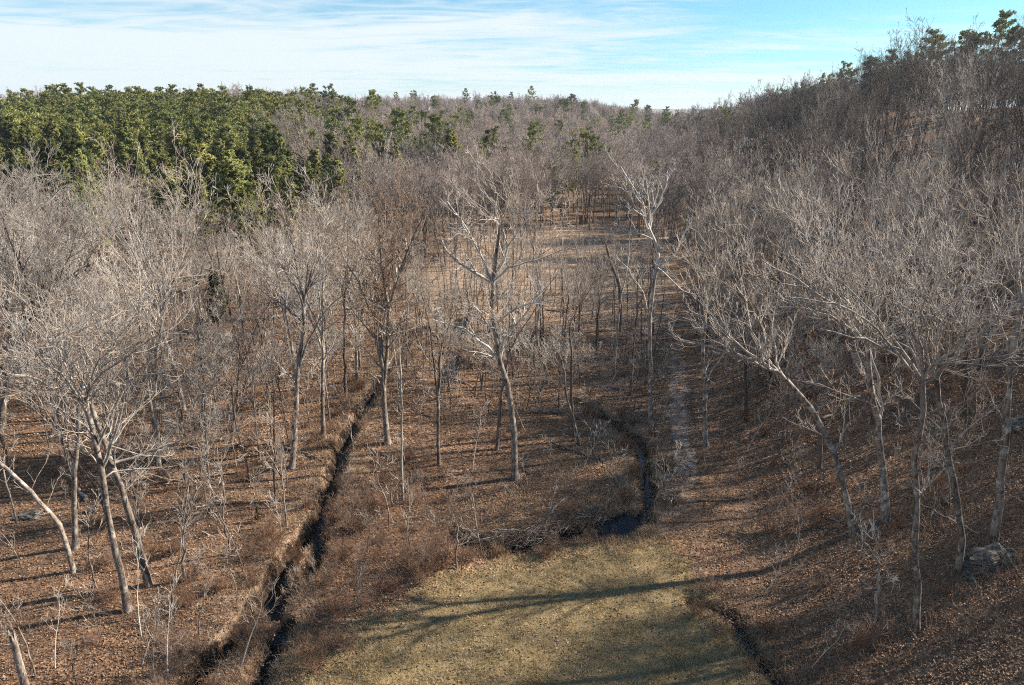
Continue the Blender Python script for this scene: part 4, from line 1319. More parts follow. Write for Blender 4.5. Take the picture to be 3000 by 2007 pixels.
SAP = [tree_meshes('sapling', *sapling(600 + k, H, nb, l, r), [bm, tm]) for k, (H, nb, l, r, bm, tm) in enumerate(
    [(5.0, 12, 0.12, 0.045, M_BARK, M_TWIG), (3.6, 9, 0.2, 0.030, M_BARK, M_TWIG), (6.2, 14, 0.1, 0.055, M_BARK, M_TWIG), (4.2, 8, 0.28, 0.035, M_WHITEBARK, M_WHITETWIG), (2.8, 8, 0.15, 0.022, M_DARKBARK, M_BROWNTWIG)])]
rsQ = np.random.RandomState(51)
SPOTS = [(455, 2003, 0, 'pale sapling at the bottom edge, left of the creek mouth'), (492, 1985, 3, 'crooked white sapling beside the creek at the bottom edge'), (505, 1800, 2, 'tall crooked sapling between the creek and the frontmost trunk'),
         (298, 1867, 1, 'short bent sapling below the frontmost trunk'), (225, 2005, 1, 'dark twisted sapling at the bottom edge, right of the broken snag'), (62, 1660, 0, 'slim pale sapling left of the bent tree'),
         (105, 1985, 2, 'branching sapling leaning over the broken snag'), (45, 1960, 0, 'thin upright sapling at the bottom left corner'), (160, 1960, 3, 'white forked sapling beside the broken snag'),
         (613, 1720, 1, 'tiny sapling on the tan slope left of the islet'), (420, 1590, 0, 'slim sapling in litter right of the pale trunk'), (1070, 1850, 4, 'thin twig sapling in brush right of the creek'),
         (1120, 1780, 4, 'upright brown sapling in brush beside the meadow'), (1207, 1628, 0, 'speckled pale sapling rising from the brush left of the fan shaped tree'), (2290, 1640, 1, 'grey sapling in dark litter beside the track'),
         (2720, 1560, 0, 'thin sapling beside the fallen pole on the right'), (2450, 1900, 4, 'small dark sapling low on the near right bank')]
for u, v, k, lab in SPOTS:
    x, y = G(u, v)
    place(SAP[k], 'sapling', 'sapling', x, y, rsQ.uniform(0, 6.28), rsQ.uniform(0.85, 1.1), lab, None)
def ok_sap(x, y):
    m = (np.abs(x) < 0.76 * y) & ~near_creek(x, y, 1.0) & ~inpoly(x, y, MEADOW) & ~inpoly(x, y, CLEAR_IN) & (dseg(x, y, PATH) > 1.6)
    return m
saps = scatter(np.random.RandomState(52), 2200, (-50, 60), (27, 72), ok_sap, lambda y: 2.2, HEROES)
saps = saps[:275]
for x, y in saps:
    if x > foot(y) + 1: lab, grp = 'wispy bare sapling in the dark litter of the right bank', 'wispy saplings on the right bank'
    elif x < CREEKX(y): lab, grp = 'wispy bare sapling in the brown litter left of the creek', 'wispy saplings left of the creek'
    else: lab, grp = 'wispy bare sapling in brush between the creek and the track', 'wispy saplings right of the creek'
    place(SAP[rsQ.randint(5)], 'sapling', 'sapling', x, y, rsQ.uniform(0, 6.28), rsQ.uniform(0.55, 1.25), lab, grp)

def shrub(seed, H, n, q=0.9):
    rs = np.random.RandomState(seed)
    az = rs.uniform(0, 6.28, n); tl = np.radians(rs.uniform(4, 48, n))
    D = np.stack([np.sin(tl) * np.cos(az), np.sin(tl) * np.sin(az), np.cos(tl)], 1)
    S = np.column_stack([rs.normal(0, 0.14, (n, 2)), np.full(n, -0.1)])
    P0, R0 = grow(rs, S, D, H * rs.uniform(0.6, 1.1, n), np.full(n, 0.016), 7, 0.10, 0.03, 0.4, 0.006)
    s = spawn(rs, P0, R0, np.full(n, 7), 0.2, 1.0, 38, 12, 0.42, 0.7, 0.4, updraft=0.2)
    P1, R1 = grow(rs, s[0], s[1], np.maximum(s[2], 0.3), np.maximum(s[3], 0.006), 5, 0.14, 0.04, 0.5, 0.006)
    s = spawn(rs, P1, R1, np.full(len(P1), int(4 * q + 1)), 0.15, 1.0, 40, 12, 0.5, 0.8, 0.4, updraft=0.2)
    P2, R2 = grow(rs, s[0], s[1], np.maximum(s[2], 0.2), np.full(len(s[2]), 0.006), 3, 0.14, 0.03, 0.8, 0.005)
    v, qd, m = tubes([(P0, R0, 4, 0), (P1, R1, 3, 0), (P2, R2, 3, 0)])
    return v, qd, m
SHR = []
for k, (H, n) in enumerate([(1.8, 20), (1.3, 24), (2.4, 18)]):
    v, qd, m = shrub(700 + k, H, n)
    SHR.append(build('shrub', v, qd, None, [M_BRUSH], m))
for u, v, k, lab in [(1380, 1075, 2, 'dark tangled shrub over the far pool beside the great sycamore'), (1420, 1070, 2, 'second dark tangled shrub by the far pool, nearer the great sycamore'), (1345, 1030, 0, 'dark shrub on the upstream bank of the far pool'), (1475, 1075, 2, 'dark shrub right behind the trunk of the great sycamore'),
                     (2300, 1545, 2, 'wide grey brown shrub in dark litter right of the track'), (2250, 1560, 0, 'smaller grey shrub left of the wide one right of the track'), (1030, 1560, 2, 'tall rust brown shrub beside the creek islet'),
                     (1085, 1520, 2, 'rust brown shrub between the creek and the thin white tree'), (1240, 1690, 0, 'dense brown shrub at the left foot of the fan shaped young tree'), (1290, 1660, 1, 'low brown shrub under the fan shaped young tree'),
                     (1010, 1900, 1, 'low twiggy shrub in the brush beside the near meadow'), (930, 1960, 0, 'tangled shrub between the creek mouth and the meadow'), (2540, 1890, 0, 'dim twiggy shrub on the near right bank')]:
    x, y = G(u, v)
    tag(link('shrub', SHR[k], loc=(x, y, hgt(x, y)), rz=rsQ.uniform(0, 6.28)), lab, 'shrub')
BR_POLY = GL([(800, 2060), (870, 1900), (960, 1680), (960, 1500), (1090, 1330), (1260, 1350), (1330, 1480), (1420, 1580), (1500, 1600), (1300, 1680), (1180, 1745), (960, 1850), (780, 2060)])
def ok_shr(x, y):
    return (inpoly(x, y, BR_POLY) | ((x < CREEKX(y)) & (np.sin(x * 7.1 + y * 3.3) > 0.6)) | ((x > foot(y) + 2) & (np.sin(x * 5.1 + y * 4.3) > 0.6))) & ~near_creek(x, y, 1.1) & (np.abs(x) < 0.76 * y)
bank = []
rsB = np.random.RandomState(54)
for k, n in ((0, 44), (6, 26), (7, 8), (8, 6)):
    P, hw, dp = CW[k]
    for i in rsB.randint(0, len(P) - 1, n):
        T = unit(P[i + 1] - P[i]); o_ = rsB.choice([1, 1, -1]) * (hw + rsB.uniform(0.5, 1.6))
        p = (P[i, 0] + T[1] * o_, P[i, 1] - T[0] * o_)
        if p[1] > 26: bank.append(p)
for x, y in bank:
    tag(link('shrub', SHR[rsQ.randint(3)], loc=(x, y, hgt(x, y)), rz=rsQ.uniform(0, 6.28), sc=rsQ.uniform(0.4, 0.85)), 'small brown shrub overhanging a creek bank', 'shrub', 'shrubs on the creek banks')
shp = scatter(np.random.RandomState(53), 1800, (-40, 50), (27, 80), ok_shr, lambda y: 1.5)[:170]
for x, y in shp:
    lab, grp = (('low bare shrub on the shaded right bank', 'shrubs on the right bank') if x > foot(y) + 1 else ('low bare shrub in the litter of the left wood', 'shrubs in the left wood') if x < CREEKX(y)
                else ('brown bare shrub in the brush belt between the creek and the meadow', 'shrubs in the brush belt'))
    tag(link('shrub', SHR[rsQ.randint(3)], loc=(x, y, hgt(x, y)), rz=rsQ.uniform(0, 6.28), sc=rsQ.uniform(0.45, 0.95)), lab, 'shrub', grp)

# ------------------------------------------------------------------ fallen wood, snag, rocks, hut
def log_mesh(name, pts, r0, r1, mats, seed, stubs=3, q=0.0):
    rs = np.random.RandomState(seed)
    P = resample(np.array(pts), 10)
    P[1:-1] += rs.normal(0, 0.05, (8, 3))
    Rr = np.linspace(r0, r1, 10) * rs.uniform(0.9, 1.1, 10)
    parts = [(P[None], Rr[None], 8, 0)]
    if stubs:
        s = spawn(rs, P[None], Rr[None], np.array([stubs]), 0.3, 1.0, 50, 10, 0.3, 0.5, 0.4, updraft=0.9)
        P1, R1 = grow(rs, s[0], s[1], np.maximum(s[2], 0.3), np.maximum(s[3], 0.012), 6, 0.14, 0.03, 0.3, 0.01)
        parts.append((P1, R1, 4, 0))
        s = spawn(rs, P1, R1, np.full(len(P1), 4), 0.2, 1.0, 40, 10, 0.45, 0.6, 0.4)
        P2, R2 = grow(rs, s[0], s[1], np.maximum(s[2], 0.2), np.maximum(s[3], 0.009), 4, 0.14, 0.0, 0.4, 0.008)
        parts.append((P2, R2, 3, 0))
    v, qd, m = tubes(parts)
    o0 = P.mean(0); o0[2] = P[:, 2].min()
    # end caps of the stem
    n = 8
    caps = [[list(range(0, n))], [list(range(9 * n, 10 * n))]]
    tri = []
    v = np.vstack([v, P[:1], P[-1:]])
    a, b = len(v) - 2, len(v) - 1
    for k in range(n):
        tri += [[a, (k + 1) % n, k], [b, 9 * n + k, 9 * n + (k + 1) % n]]
    return build(name, v - o0, qd, np.array(tri), mats, m, np.zeros(len(tri))), o0

LOGS = [  # pixel from, pixel to, radius, heights above ground at each end, white?, stubs
    ((845, 1372), (718, 1412), 0.16, (1.0, 0.12), M_BARK, 4, 'long pale fallen log resting against the white limbed tree'),
    ((832, 1365), (715, 1385), 0.08, (1.3, 0.25), M_BARK, 4, 'thinner fallen branch lying just above the long pale log'),
    ((912, 1270), (1000, 1318), 0.06, (0.1, 0.3), M_DARKBARK, 2, 'bent dark branch slanting down to the left creek bank'),
    ((2690, 1475), (2865, 1570), 0.055, (0.1, 0.15), M_WHITEBARK, 3, 'long thin pale fallen pole sloping down behind the rock ledge'),
    ((1450, 1562), (1620, 1558), 0.10, (0.35, 0.45), M_WHITEBARK, 5, 'pale fallen trunk lying along the top of the brush dam'),
    ((1420, 1545), (1545, 1500), 0.07, (0.2, 0.5), M_BARK, 5, 'grey branch propped across the left end of the brush dam'),
    ((1560, 1545), (1680, 1520), 0.06, (0.3, 0.3), M_BARK, 4, 'grey branch bridging from the brush dam toward the pool'),
    ((1590, 1560), (1640, 1585), 0.08, (0.4, 0.1), M_WHITEBARK, 2, 'short pale limb sticking out of the brush dam toward the meadow'),
    ((1640, 1440), (1725, 1470), 0.05, (0.1, 0.1), M_DARKBARK, 1, 'slim dark stick lying in tan grass above the pool'),
    ((1690, 1530), (1760, 1495), 0.05, (0.3, 0.4), M_BARK, 3, 'thin grey branch reaching over the left side of the pool'),
    ((1530, 1385), (1590, 1395), 0.14, (0.15, 0.1), M_DARKBARK, 3, 'dark rotten log at the foot of the great sycamore'),
    ((1150, 1480), (1265, 1400), 0.05, (0.2, 0.9), M_DARKBARK, 3, 'dark fallen branch leaning behind the thin white tree'),
    ((225, 1440), (300, 1442), 0.09, (0.1, 0.1), M_DARKBARK, 1, 'dark log on the litter behind the straight trunk'),
    ((2735, 1380), (2690, 1372), 0.10, (0.1, 0.1), M_DARKBARK, 1, 'short dark log on the shaded bank right of the straight pale trunk'),
    ((2760, 1145), (2830, 1115), 0.10, (0.1, 0.5), M_DARKBARK, 2, 'fallen dark trunk lying deep in the shade beside the black trunk'),
    ((2270, 1630), (2286, 1600), 0.03, (0.05, 0.1), M_WHITEBARK, 0, 'small pale stick on dark litter below the grey shrubs'),
    ((2955, 1458), (3010, 1478), 0.05, (0.2, 0.1), M_WHITEBARK, 2, 'pale stick at the right edge above the rock ledge'),
    ((905, 905), (950, 880), 0.12, (0.1, 0.3), M_WHITEBARK, 1, 'pale broken log in the wood near the creek far back'),
    ((1000, 1830), (1018, 1822), 0.05, (0.05, 0.1), M_WHITEBARK, 0, 'small whitish stick in the brush beside the meadow'),
    ((2905, 1785), (2960, 1778), 0.06, (0.06, 0.2), M_DARKBARK, 2, 'dark curved stick on the near right bank'),
]
for i, (a, b, r, hh, mt, st, lab) in enumerate(LOGS):
    ga, gb = G(*a), G(*b)
    pa = np.array([ga[0], ga[1], hgt(*ga) + hh[0]]); pb = np.array([gb[0], gb[1], hgt(*gb) + hh[1]])
    mid = (pa + pb) / 2; mid[2] = max(mid[2], hgt(mid[0], mid[1]) + r * 0.7)
    me, o0 = log_mesh('fallen_log', [pa, mid, pb], r * 0.62, r * 0.3, [mt], 800 + i, st)
    tag(link('fallen_log' if r > 0.06 else 'fallen_branch', me, loc=tuple(o0)), lab, 'log' if r > 0.06 else 'branch')

def snag():
    g = G(82, 2040)
    z = hgt(*g)
    rs = np.random.RandomState(4)
    top = unproj(86, 1860, g[1])[2] - z
    n, m = 12, 12
    V = []
    for i in range(m):
        t = i / (m - 1)
        for k in range(n):
            a = 2 * math.pi * k / n
            r = (0.19 - 0.05 * t) * (1 + 0.10 * math.sin(3 * a + 4 * t)) * (1.3 if i == 0 else 1)
            zz = top * t
            if i == m - 1: zz += rs.uniform(-0.7, 0.35); r *= 0.82
            V.append((r * math.cos(a) + 0.10 * t, r * math.sin(a), zz - (0.2 if i == 0 else 0)))
    Q = [[i * n + k, i * n + (k + 1) % n, (i + 1) * n + (k + 1) % n, (i + 1) * n + k] for i in range(m - 1) for k in range(n)]
    V.append((0.1, 0, top * 0.86)); c = len(V) - 1
    T = [[(m - 1) * n + k, (m - 1) * n + (k + 1) % n, c] for k in range(n)]
    me = build('snag', np.array(V), np.array(Q), np.array(T), [M_BARK])
    tag(link('snag', me, loc=(g[0], g[1], z)), 'broken dead tree snag with a splintered top at the bottom left', 'snag')
snag()

SC_LOGS = scatter(np.random.RandomState(85), 900, (-45, 45), (32, 100), lambda x, y: (np.abs(x) < 0.74 * y) & ~near_creek(x, y, 1.5) & ~inpoly(x, y, MEADOW) & ~inpoly(x, y, CLEAR) & (dseg(x, y, PATH) > 2.5), lambda y: 5.5)[:70]
LOGM = [log_mesh('fallen_log', [np.array([-L / 2, 0, 0.08]), np.array([0, 0.1, 0.12]), np.array([L / 2, -0.05, 0.10 + 0.25 * (k % 2)])], rr, rr * 0.5, [[M_BARK, M_DARKBARK][k % 2]], 860 + k, 4)[0]
        for k, (L, rr) in enumerate([(4.5, 0.12), (3.0, 0.09), (6.0, 0.16), (2.4, 0.07)])]
for x, y in SC_LOGS:
    lab, grp = (('fallen grey log on the dark litter of the right bank', 'logs on the right bank') if x > foot(y) + 1 else ('fallen grey log on the sunlit litter of the left wood', 'logs in the left wood') if x < CREEKX(y)
                else ('fallen grey log in the brown strip right of the creek', 'logs in the strip by the creek'))
    k = rsQ.randint(4)
    tag(link('fallen_log', LOGM[k], loc=(x, y, hgt(x, y)), rz=rsQ.uniform(0, 6.28), sc=rsQ.uniform(0.7, 1.1)), lab, 'log', grp)

def rock_mesh(seed, sx, sy, sz, layers=5):
    """a block of weathered rock, stepped into ledges"""
    rs = np.random.RandomState(seed)
    nu, nv = 40, 24
    V = []
    off = rs.uniform(0, 6, 8)
    for j in range(nv + 1):
        w = j / nv
        st = math.floor(w * layers) / layers
        fr = w * layers - math.floor(w * layers)
        k = 1.0 - 0.42 * st ** 1.7 - (0.07 if fr > 0.72 else 0.0) + 0.05 * math.sin(7 * st + off[0])
        z = sz * (w - 0.12)
        for i in range(nu):
            a = 2 * math.pi * i / nu
            c, s = math.cos(a), math.sin(a)
            e = (abs(c) ** 4 + abs(s) ** 4) ** -0.25
            b = 1 + 0.12 * math.sin(2 * a + off[1] + 3 * st) + 0.08 * math.sin(5 * a + off[2] + 5 * st) + 0.05 * math.sin(11 * a + off[3] + 9 * st)
            r = k * e * b
            V.append((sx * r * c, sy * r * s, z + 0.10 * sz * math.sin(3 * a + off[4]) * w + 0.22 * sz * w * c))
    Q = [[j * nu + i, j * nu + (i + 1) % nu, (j + 1) * nu + (i + 1) % nu, (j + 1) * nu + i] for j in range(nv) for i in range(nu)]
    top = np.array(V[-nu:]).mean(0)
    V.append(tuple(top))
    T = [[nv * nu + i, nv * nu + (i + 1) % nu, len(V) - 1] for i in range(nu)]
    V = np.array(V) + rs.normal(0, 0.012, (len(V), 3))
    return build('rock', V, np.array(Q), np.array(T), [M_ROCK], smooth=False)
for u, v, sx, sy, sz, rz, lab, sd in [(2880, 1655, 1.05, 0.6, 1.05, 0.12, 'large layered grey rock ledge between two trunks on the right bank', 1), (2945, 1640, 0.42, 0.4, 0.55, 0.5, 'smaller dark boulder against the right end of the rock ledge', 2),
                                      (2840, 1690, 0.4, 0.35, 0.28, 0.9, 'low flat rock at the foot of the rock ledge', 3), (85, 1512, 0.9, 0.5, 0.35, 0.1, 'flat dark stone in litter behind the bent tree', 4),
                                      (268, 1500, 0.35, 0.3, 0.3, 1.2, 'pale lichen covered stone between the front trunks', 5), (228, 1672, 0.22, 0.2, 0.2, 0.3, 'small pinkish stone at the foot of the bent tree', 6),
                                      (2772, 1468, 0.4, 0.3, 0.3, 0.6, 'dark round stone uphill of the rock ledge', 7), (2975, 1250, 0.9, 0.6, 0.6, 0.2, 'dark ledge stone high at the right edge of the photo', 8)]:
    x, y = G(u, v)
    tag(link('rock', rock_mesh(sd, sx, sy, sz), loc=(x, y, hgt(x, y)), rz=rz), lab, 'rock')

def boxes(bx):
    V, Q = [], []
    for (x0, y0, z0, x1, y1, z1) in bx:
        n = len(V)
        V += [(x0, y0, z0), (x1, y0, z0), (x1, y1, z0), (x0, y1, z0), (x0, y0, z1), (x1, y0, z1), (x1, y1, z1), (x0, y1, z1)]
        Q += [[n, n + 3, n + 2, n + 1], [n + 4, n + 5, n + 6, n + 7], [n, n + 1, n + 5, n + 4], [n + 1, n + 2, n + 6, n + 5], [n + 2, n + 3, n + 7, n + 6], [n + 3, n, n + 4, n + 7]]
    return np.array(V, float), np.array(Q)

def hut():
    g = G(1709, 656)
    m1, N, b = new_mat('weathered_boards', 0.9); 
    tc = N.n('ShaderNodeTexCoord')
    N.l(N.ramp(N.noise(N.mapping(tc.outputs['Object'], scale=(9, 9, 0.6)), 2, 4), [(0.3, (0.12, 0.07, 0.05)), (0.7, (0.24, 0.15, 0.105))]), b.inputs['Base Color'])
    m2, N, b = new_mat('pale_roof', 0.6)
    tc = N.n('ShaderNodeTexCoord')
    N.l(N.ramp(N.noise(tc.outputs['Object'], 4, 4), [(0.3, (0.30, 0.26, 0.23)), (0.7, (0.48, 0.43, 0.40))]), b.inputs['Base Color'])
    e = link('hut', None, loc=(g[0], g[1], hgt(*g)), rz=0.15)
    tag(e, 'small brown wooden hut at the far end of the tan clearing', 'hut')
    V, Q = boxes([(-0.95, -0.75, -0.2, 0.95, 0.75, 1.85)])
    V[V[:, 2] > 1 , 2] += np.where(V[V[:, 2] > 1, 1] < 0, 0.28, 0)
    link('wall', build('wall', V, Q, None, [m1], smooth=False), e)
    V, Q = boxes([(-1.12, -0.98, 1.86, 1.12, 0.95, 1.97)])
    V[:, 2] += np.where(V[:, 1] < 0, 0.34, -0.03)
    link('roof', build('roof', V, Q, None, [m2], smooth=False), e)
    V, Q = boxes([(-0.35, -0.80, -0.1, 0.40, -0.755, 1.65)])
    link('door', build('door', V, Q, None, [M_DARKBARK], smooth=False), e)
hut()
def brush_heap():
    g = G(1650, 664)
    rs = np.random.RandomState(8)
    n = 90
    S = np.column_stack([rs.normal(0, 0.7, n), rs.normal(0, 0.5, n), rs.uniform(0, 0.3, n)])
    D = unit(np.column_stack([rs.normal(0, 1, n), rs.normal(0, 1, n), rs.normal(0.15, 0.2, n)]))
    P0, R0 = grow(rs, S - D * 0.5, D, rs.uniform(0.6, 1.6, n), rs.uniform(0.02, 0.06, n), 4, 0.1, -0.02, 0.5, 0.01)
    v, q, m = tubes([(P0, R0, 4, 0)])
    tag(link('brush_heap', build('brush_heap', v, q, None, [M_DARKBARK], m), loc=(g[0], g[1], hgt(*g))), 'low dark heap of brush at the far edge of the clearing, left of the hut', 'brush heap')
brush_heap()
def brush_dam():
    P = smoothline(GL([(1345, 1575), (1430, 1592), (1530, 1580), (1620, 1556), (1690, 1530), (1745, 1518)]), 20)
    rs = np.random.RandomState(18)
    n = 420
    i = rs.randint(0, 19, n); t = rs.random(n)[:, None]
    C = P[i] * (1 - t) + P[i + 1] * t
    C = C + rs.normal(0, 0.38, (n, 2))
    T = unit(P[i + 1] - P[i])
    a = rs.normal(0, 0.65, n)
    D = unit(np.column_stack([T[:, 0] * np.cos(a) - T[:, 1] * np.sin(a), T[:, 0] * np.sin(a) + T[:, 1] * np.cos(a), rs.normal(0.06, 0.22, n)]) * rs.choice([-1, 1], n)[:, None])
    L = rs.uniform(0.5, 2.4, n)
    S = np.column_stack([C, base_h(C[:, 0], C[:, 1]) + rs.uniform(-0.25, 0.55, n)]) - D * L[:, None] / 2
    P0, R0 = grow(rs, S, D, L, rs.uniform(0.008, 0.032, n), 6, 0.12, -0.01, 0.4, 0.006)
    s = spawn(rs, P0, R0, np.full(n, 3), 0.2, 1.0, 40, 12, 0.4, 0.6, 0.4)
    P1, R1 = grow(rs, s[0], s[1], np.maximum(s[2], 0.15), np.maximum(s[3], 0.006), 4, 0.14, 0.0, 0.5, 0.005)
    m = (rs.random(n) < 0.45)
    v, q, mm = tubes([(P0[m], R0[m], 5, 0), (P0[~m], R0[~m], 5, 1), (P1, R1, 3, 1)])
    o = np.array([P[9, 0], P[9, 1], float(base_h(*P[9]))])
    tag(link('brush_dam', build('brush_dam', v - o, q, None, [M_BARK, M_DARKBARK], mm), loc=tuple(o)), 'long tangled dam of dead grey sticks behind the near meadow, left of the pool', 'brush dam')
brush_dam()

# ------------------------------------------------------------------ ground cover (stuff)
def fan_points(rs, n, y0, y1, pw=0.6):
    """points of the visible fan, thinning with distance"""
    y = y0 + (y1 - y0) * rs.random(n) ** (1 / pw)
    y = y0 * (y1 / y0) ** rs.random(n)
    x = (rs.random(n) * 2 - 1) * (0.79 * y + 6)
    return x, y

def leaf_cover():
    rs = np.random.RandomState(61)
    x, y = fan_points(rs, 470000, 13, 105)
    keep = rs.random(len(x)) < np.where(inpoly(x, y, MEADOW), np.clip(0.9 - dseg(x, y, np.vstack([MEADOW, MEADOW[:1]])) / 3.2, 0.16, 0.9), 1.0)
    keep &= rs.random(len(x)) < 0.45 + 0.55 * (np.sin(x * 0.8 + 1.3 * np.sin(y * 0.6)) * np.sin(y * 0.7 + x * 0.3) * 0.5 + 0.5)
    keep &= rs.random(len(x)) < np.where((y > 38) & (y < 100), np.clip(dseg(x, y, PATH) / 1.5 + 0.3, 0, 1), 1)
    keep &= (carve(x, y) < 0.62) | (rs.random(len(x)) < 0.06)
    x, y = x[keep], y[keep]
    n = len(x)
    z = height(x, y) + rs.uniform(0.01, 0.06, n)
    s = rs.uniform(0.036, 0.078, n) * np.clip(y / 42, 0.9, 1.7)
    nrm = unit(np.column_stack([rs.normal(0, 0.45, n), rs.normal(0, 0.45, n), np.ones(n)]))
    a = rs.uniform(0, 6.28, n)
    u = unit(np.cross(nrm, np.column_stack([np.cos(a), np.sin(a), np.zeros(n)])))
    w = np.cross(nrm, u)
    C = np.column_stack([x, y, z])
    fold = nrm * (s * rs.uniform(0.0, 0.5, n))[:, None]
    V = np.stack([C - u * s[:, None] * 1.25, C - w * s[:, None] * 0.75 + fold, C + u * s[:, None] * 1.25, C + w * s[:, None] * 0.75 + fold], 1).reshape(-1, 3)
    b = np.arange(n) * 4
    T = np.vstack([np.stack([b, b + 1, b + 2], 1), np.stack([b, b + 2, b + 3], 1)])
    tone = np.repeat(np.clip(rs.beta(2.0, 2.6, n) + 0.10 * np.sin(x * 0.35) * np.sin(y * 0.3), 0, 1), 4)
    tag(link('fallen_leaves', build('fallen_leaves', V, None, T, [M_LITTER], attrs={'tone': ('FLOAT', 'POINT', tone)}, smooth=False)), 'brown fallen leaves strewn over the valley floor', kind='stuff')
leaf_cover()

def blades(name, x, y, hgts, width, lean, mat, label, rs, tone):
    n = len(x)
    z = height(x, y) - 0.02
    a = rs.uniform(0, 6.28, n)
    ld = np.column_stack([np.cos(a), np.sin(a)]) * (lean * rs.uniform(0.3, 1.3, n) * hgts)[:, None]
    C = np.column_stack([x, y, z])
    b2 = rs.uniform(0, 6.28, n)
    sd = np.column_stack([np.cos(b2), np.sin(b2), np.zeros(n)]) * (width * rs.uniform(0.6, 1.3, n))[:, None]
    M = C + np.column_stack([ld * 0.35, hgts * 0.62])
    E = C + np.column_stack([ld, hgts * rs.uniform(0.75, 1.0, n)])
    V = np.stack([C - sd, C + sd, M + sd * 0.7, M - sd * 0.7, E], 1).reshape(-1, 3)
    b = np.arange(n) * 5
    Q = np.stack([b, b + 1, b + 2, b + 3], 1); T = np.stack([b + 3, b + 2, b + 4], 1)
    tag(link(name, build(name, V, Q, T, [mat], attrs={'tone': ('FLOAT', 'POINT', np.repeat(tone, 5))}, smooth=False)), label, kind='stuff')

def meadow_grass():
    rs = np.random.RandomState(62)
    x, y = fan_points(rs, 700000, 20, 48)
    m = inpoly(x, y, MEADOW) & (np.abs(x) < 20)
    cl = np.sin(x * 1.7 + 1.1 * np.sin(y * 1.3)) * np.sin(y * 1.9 + x * 0.5) + 0.7 * np.sin(x * 4.7 + y * 2.1) * np.sin(y * 5.3 - x)
    m &= rs.random(len(x)) < 0.55 + 0.3 * cl
    x, y, cl = x[m], y[m], cl[m]
    n = len(x)
    lg = np.sin(x * 0.75 + 1.2 * np.sin(y * 0.5)) * np.sin(y * 0.85 + 0.8 * np.sin(x * 0.6)) + 0.5 * np.sin(x * 2.1 - y * 1.3)
    tone = np.clip(0.8 * rs.beta(2, 2.4, n) + 0.08 + 0.13 * cl + 0.17 * lg, 0, 1)
    blades('meadow_grass', x, y, rs.uniform(0.06, 0.20, n) * (1 + 0.45 * cl + 0.25 * (rs.random(n) < 0.05)), 0.009, 0.9, M_GRASS, 'short dry olive and straw coloured grass of the near meadow', rs, tone)
meadow_grass()

def bank_grass():
    rs = np.random.RandomState(63)
    X, Y = [], []
    for k, n, sp in ((0, 36000, 1.6), (1, 5000, 0.8), (2, 5000, 0.9), (5, 9000, 1.3), (6, 12000, 1.2), (7, 9000, 1.1), (8, 4000, 0.7)):
        P, hw, dp = CW[k]
        i = rs.randint(0, len(P) - 1, n); t = rs.random(n)[:, None]
        C = P[i] * (1 - t) + P[i + 1] * t
        T = unit(P[i + 1] - P[i])
        sgn = np.where(rs.random(n) < (0.66 if k == 0 else 0.5), -1, 1)
        off = sgn * (hw * 1.05 + np.abs(rs.normal(0, sp, n)))
        X.append(C[:, 0] + T[:, 1] * off); Y.append(C[:, 1] - T[:, 0] * off)
    # rough grass between the pool and the sycamore, and the tan clearing far back
    x, y = fan_points(rs, 160000, 42, 66)
    R_ = GL([(1330, 1640), (1300, 1560), (1530, 1420), (1640, 1330), (1800, 1300), (1870, 1400), (1880, 1480), (1760, 1600), (1560, 1620)])
    m = inpoly(x, y, R_); X.append(x[m]); Y.append(y[m])
    x, y = fan_points(rs, 130000, 80, 185)
    m = inpoly(x, y, CLEAR); X.append(x[m]); Y.append(y[m])
    x, y = np.concatenate(X), np.concatenate(Y)
    c = carve(x, y)
    cl = np.sin(x * 1.1 + 1.4 * np.sin(y * 0.9)) * np.sin(y * 1.3 + x * 0.6)
    m = (y > 16) & (c < 0.60) & (rs.random(len(x)) < 0.62 + 0.38 * cl)
    x, y, cl = x[m], y[m], cl[m]
    n = len(x)
    far = np.clip(y / 45, 0.8, 2.6)
    blades('dry_grass', x, y, rs.uniform(0.16, 0.52, n), 0.010 * far, 0.75, M_DRYGRASS, 'tall tan dry grass along the creek banks and in the clearing', rs, np.clip(rs.beta(2, 2.2, n) + 0.1 * cl, 0, 1))
bank_grass()

def undergrowth():
    rs = np.random.RandomState(64)
    X, Y = [], []
    x, y = fan_points(rs, 60000, 24, 75); m = inpoly(x, y, BR_POLY); X.append(x[m]); Y.append(y[m])
    x, y = fan_points(rs, 26000, 26, 110); m = ~inpoly(x, y, MEADOW) & ~inpoly(x, y, CLEAR) & (dseg(x, y, PATH) > 1.5) & (np.sin(x * 0.33 + 2) * np.sin(y * 0.27 + x * 0.1) > -0.25); X.append(x[m]); Y.append(y[m])
    x, y = np.concatenate(X), np.concatenate(Y)
    m = carve(x, y) < 0.4
    x, y = x[m], y[m]
    n = len(x)
    a = rs.uniform(0, 6.28, n); tl = np.radians(rs.uniform(3, 50, n))
    D = np.stack([np.sin(tl) * np.cos(a), np.sin(tl) * np.sin(a), np.cos(tl)], 1)
    P0, R0 = grow(rs, np.column_stack([x, y, height(x, y) - 0.03]), D, rs.uniform(0.4, 1.25, n), np.full(n, 0.0075), 5, 0.13, -0.06, 0.5, 0.004)
    s = spawn(rs, P0, R0, np.full(n, 2), 0.3, 0.95, 42, 12, 0.45, 0.8, 0.3)
    P1, R1 = grow(rs, s[0], s[1], np.maximum(s[2], 0.12), np.full(len(s[2]), 0.005), 3, 0.14, 0, 0.8, 0.004)
    v, q, m_ = tubes([(P0, R0, 3, 0), (P1, R1, 3, 0)])
    tag(link('undergrowth', build('undergrowth', v, q, None, [M_BRUSH], m_)), 'tangled brown leafless undergrowth of thin stems over the valley floor', kind='stuff')
undergrowth()

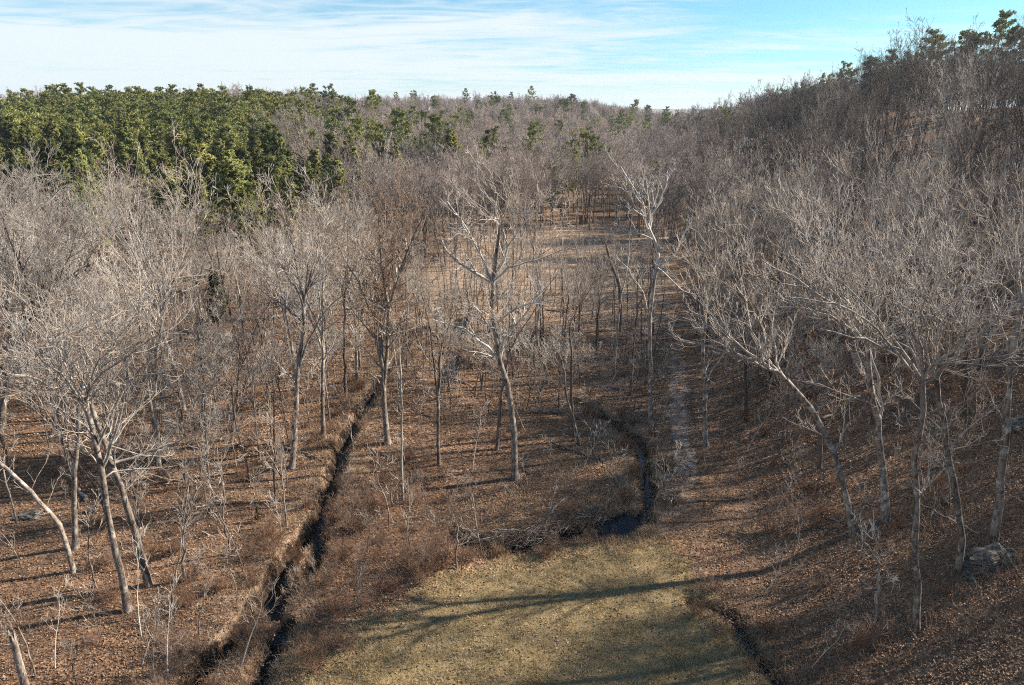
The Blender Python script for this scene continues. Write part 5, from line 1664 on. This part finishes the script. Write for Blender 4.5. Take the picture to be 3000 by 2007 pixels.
def gravel():
    rs = np.random.RandomState(65)
    X, Y = [], []
    for k, n, sg, lo, hi in ((0, 2600, 1, 0.0, 1.0), (1, 900, 0, -0.9, 0.9), (2, 700, 0, -0.8, 0.8)):
        P, hw, dp = CW[k]
        lim = int(len(P) * (0.5 if k == 0 else 1))
        i = rs.randint(0, max(2, lim - 1), n); t = rs.random(n)[:, None]
        C = P[i] * (1 - t) + P[i + 1] * t
        T = unit(P[i + 1] - P[i])
        off = 0.42 + np.abs(rs.normal(0, 0.4, n)) if sg else hw * rs.uniform(lo, hi, n) * 1.6
        X.append(C[:, 0] + T[:, 1] * off); Y.append(C[:, 1] - T[:, 0] * off)
    x, y = np.concatenate(X), np.concatenate(Y)
    m = (y > 15) & (y < 60)
    x, y = x[m], y[m]
    n = len(x)
    s = rs.uniform(0.015, 0.05, n) * rs.choice([1, 1, 1, 1.7], n)
    o = np.array([[1, 0, 0], [0, 1, 0], [-1, 0, 0], [0, -1, 0], [0, 0, 1], [0, 0, -1]], float)
    a = rs.uniform(0, 6.28, n)
    V = o[None] * (s[:, None] * 1)[:, :, None] * rs.uniform(0.7, 1.3, (n, 6, 1)) * np.array([1, 1, 0.6])
    ca, sa = np.cos(a)[:, None], np.sin(a)[:, None]
    V = np.stack([V[..., 0] * ca - V[..., 1] * sa, V[..., 0] * sa + V[..., 1] * ca, V[..., 2]], -1)
    V += np.column_stack([x, y, height(x, y) + 0.25 * s])[:, None]
    f = np.array([[0, 1, 4], [1, 2, 4], [2, 3, 4], [3, 0, 4], [1, 0, 5], [2, 1, 5], [3, 2, 5], [0, 3, 5]])
    T = (np.arange(n)[:, None, None] * 6 + f[None]).reshape(-1, 3)
    tone = np.repeat(rs.beta(2, 2.2, n), 6)
    tag(link('gravel', build('gravel', V.reshape(-1, 3), None, T, [M_PEBBLE], attrs={'tone': ('FLOAT', 'POINT', tone)}, smooth=False)), 'pale gravel and pebbles along the near creek bed', kind='stuff')
gravel()

# ------------------------------------------------------------------ air: far ridges fade a little to blue
def haze():
    V, Q = boxes([(-6500, -6500, -60, 6500, 6500, 90)])
    m = bpy.data.materials.new('haze')
    m.use_nodes = True
    m.node_tree.nodes.clear()
    N = NT(m.node_tree)
    out = N.n('ShaderNodeOutputMaterial')
    pv = N.n('ShaderNodeVolumePrincipled')
    pv.inputs['Color'].default_value = (0.72, 0.84, 0.97, 1)
    pv.inputs['Density'].default_value = 0.00011
    pv.inputs['Anisotropy'].default_value = 0.25
    N.l(pv.outputs[0], out.inputs['Volume'])
    tag(link('haze', build('haze', V, Q, None, [m], smooth=False)), 'thin bluish winter haze over the valley', kind='stuff')
haze()

print('script objects', len(bpy.data.objects))
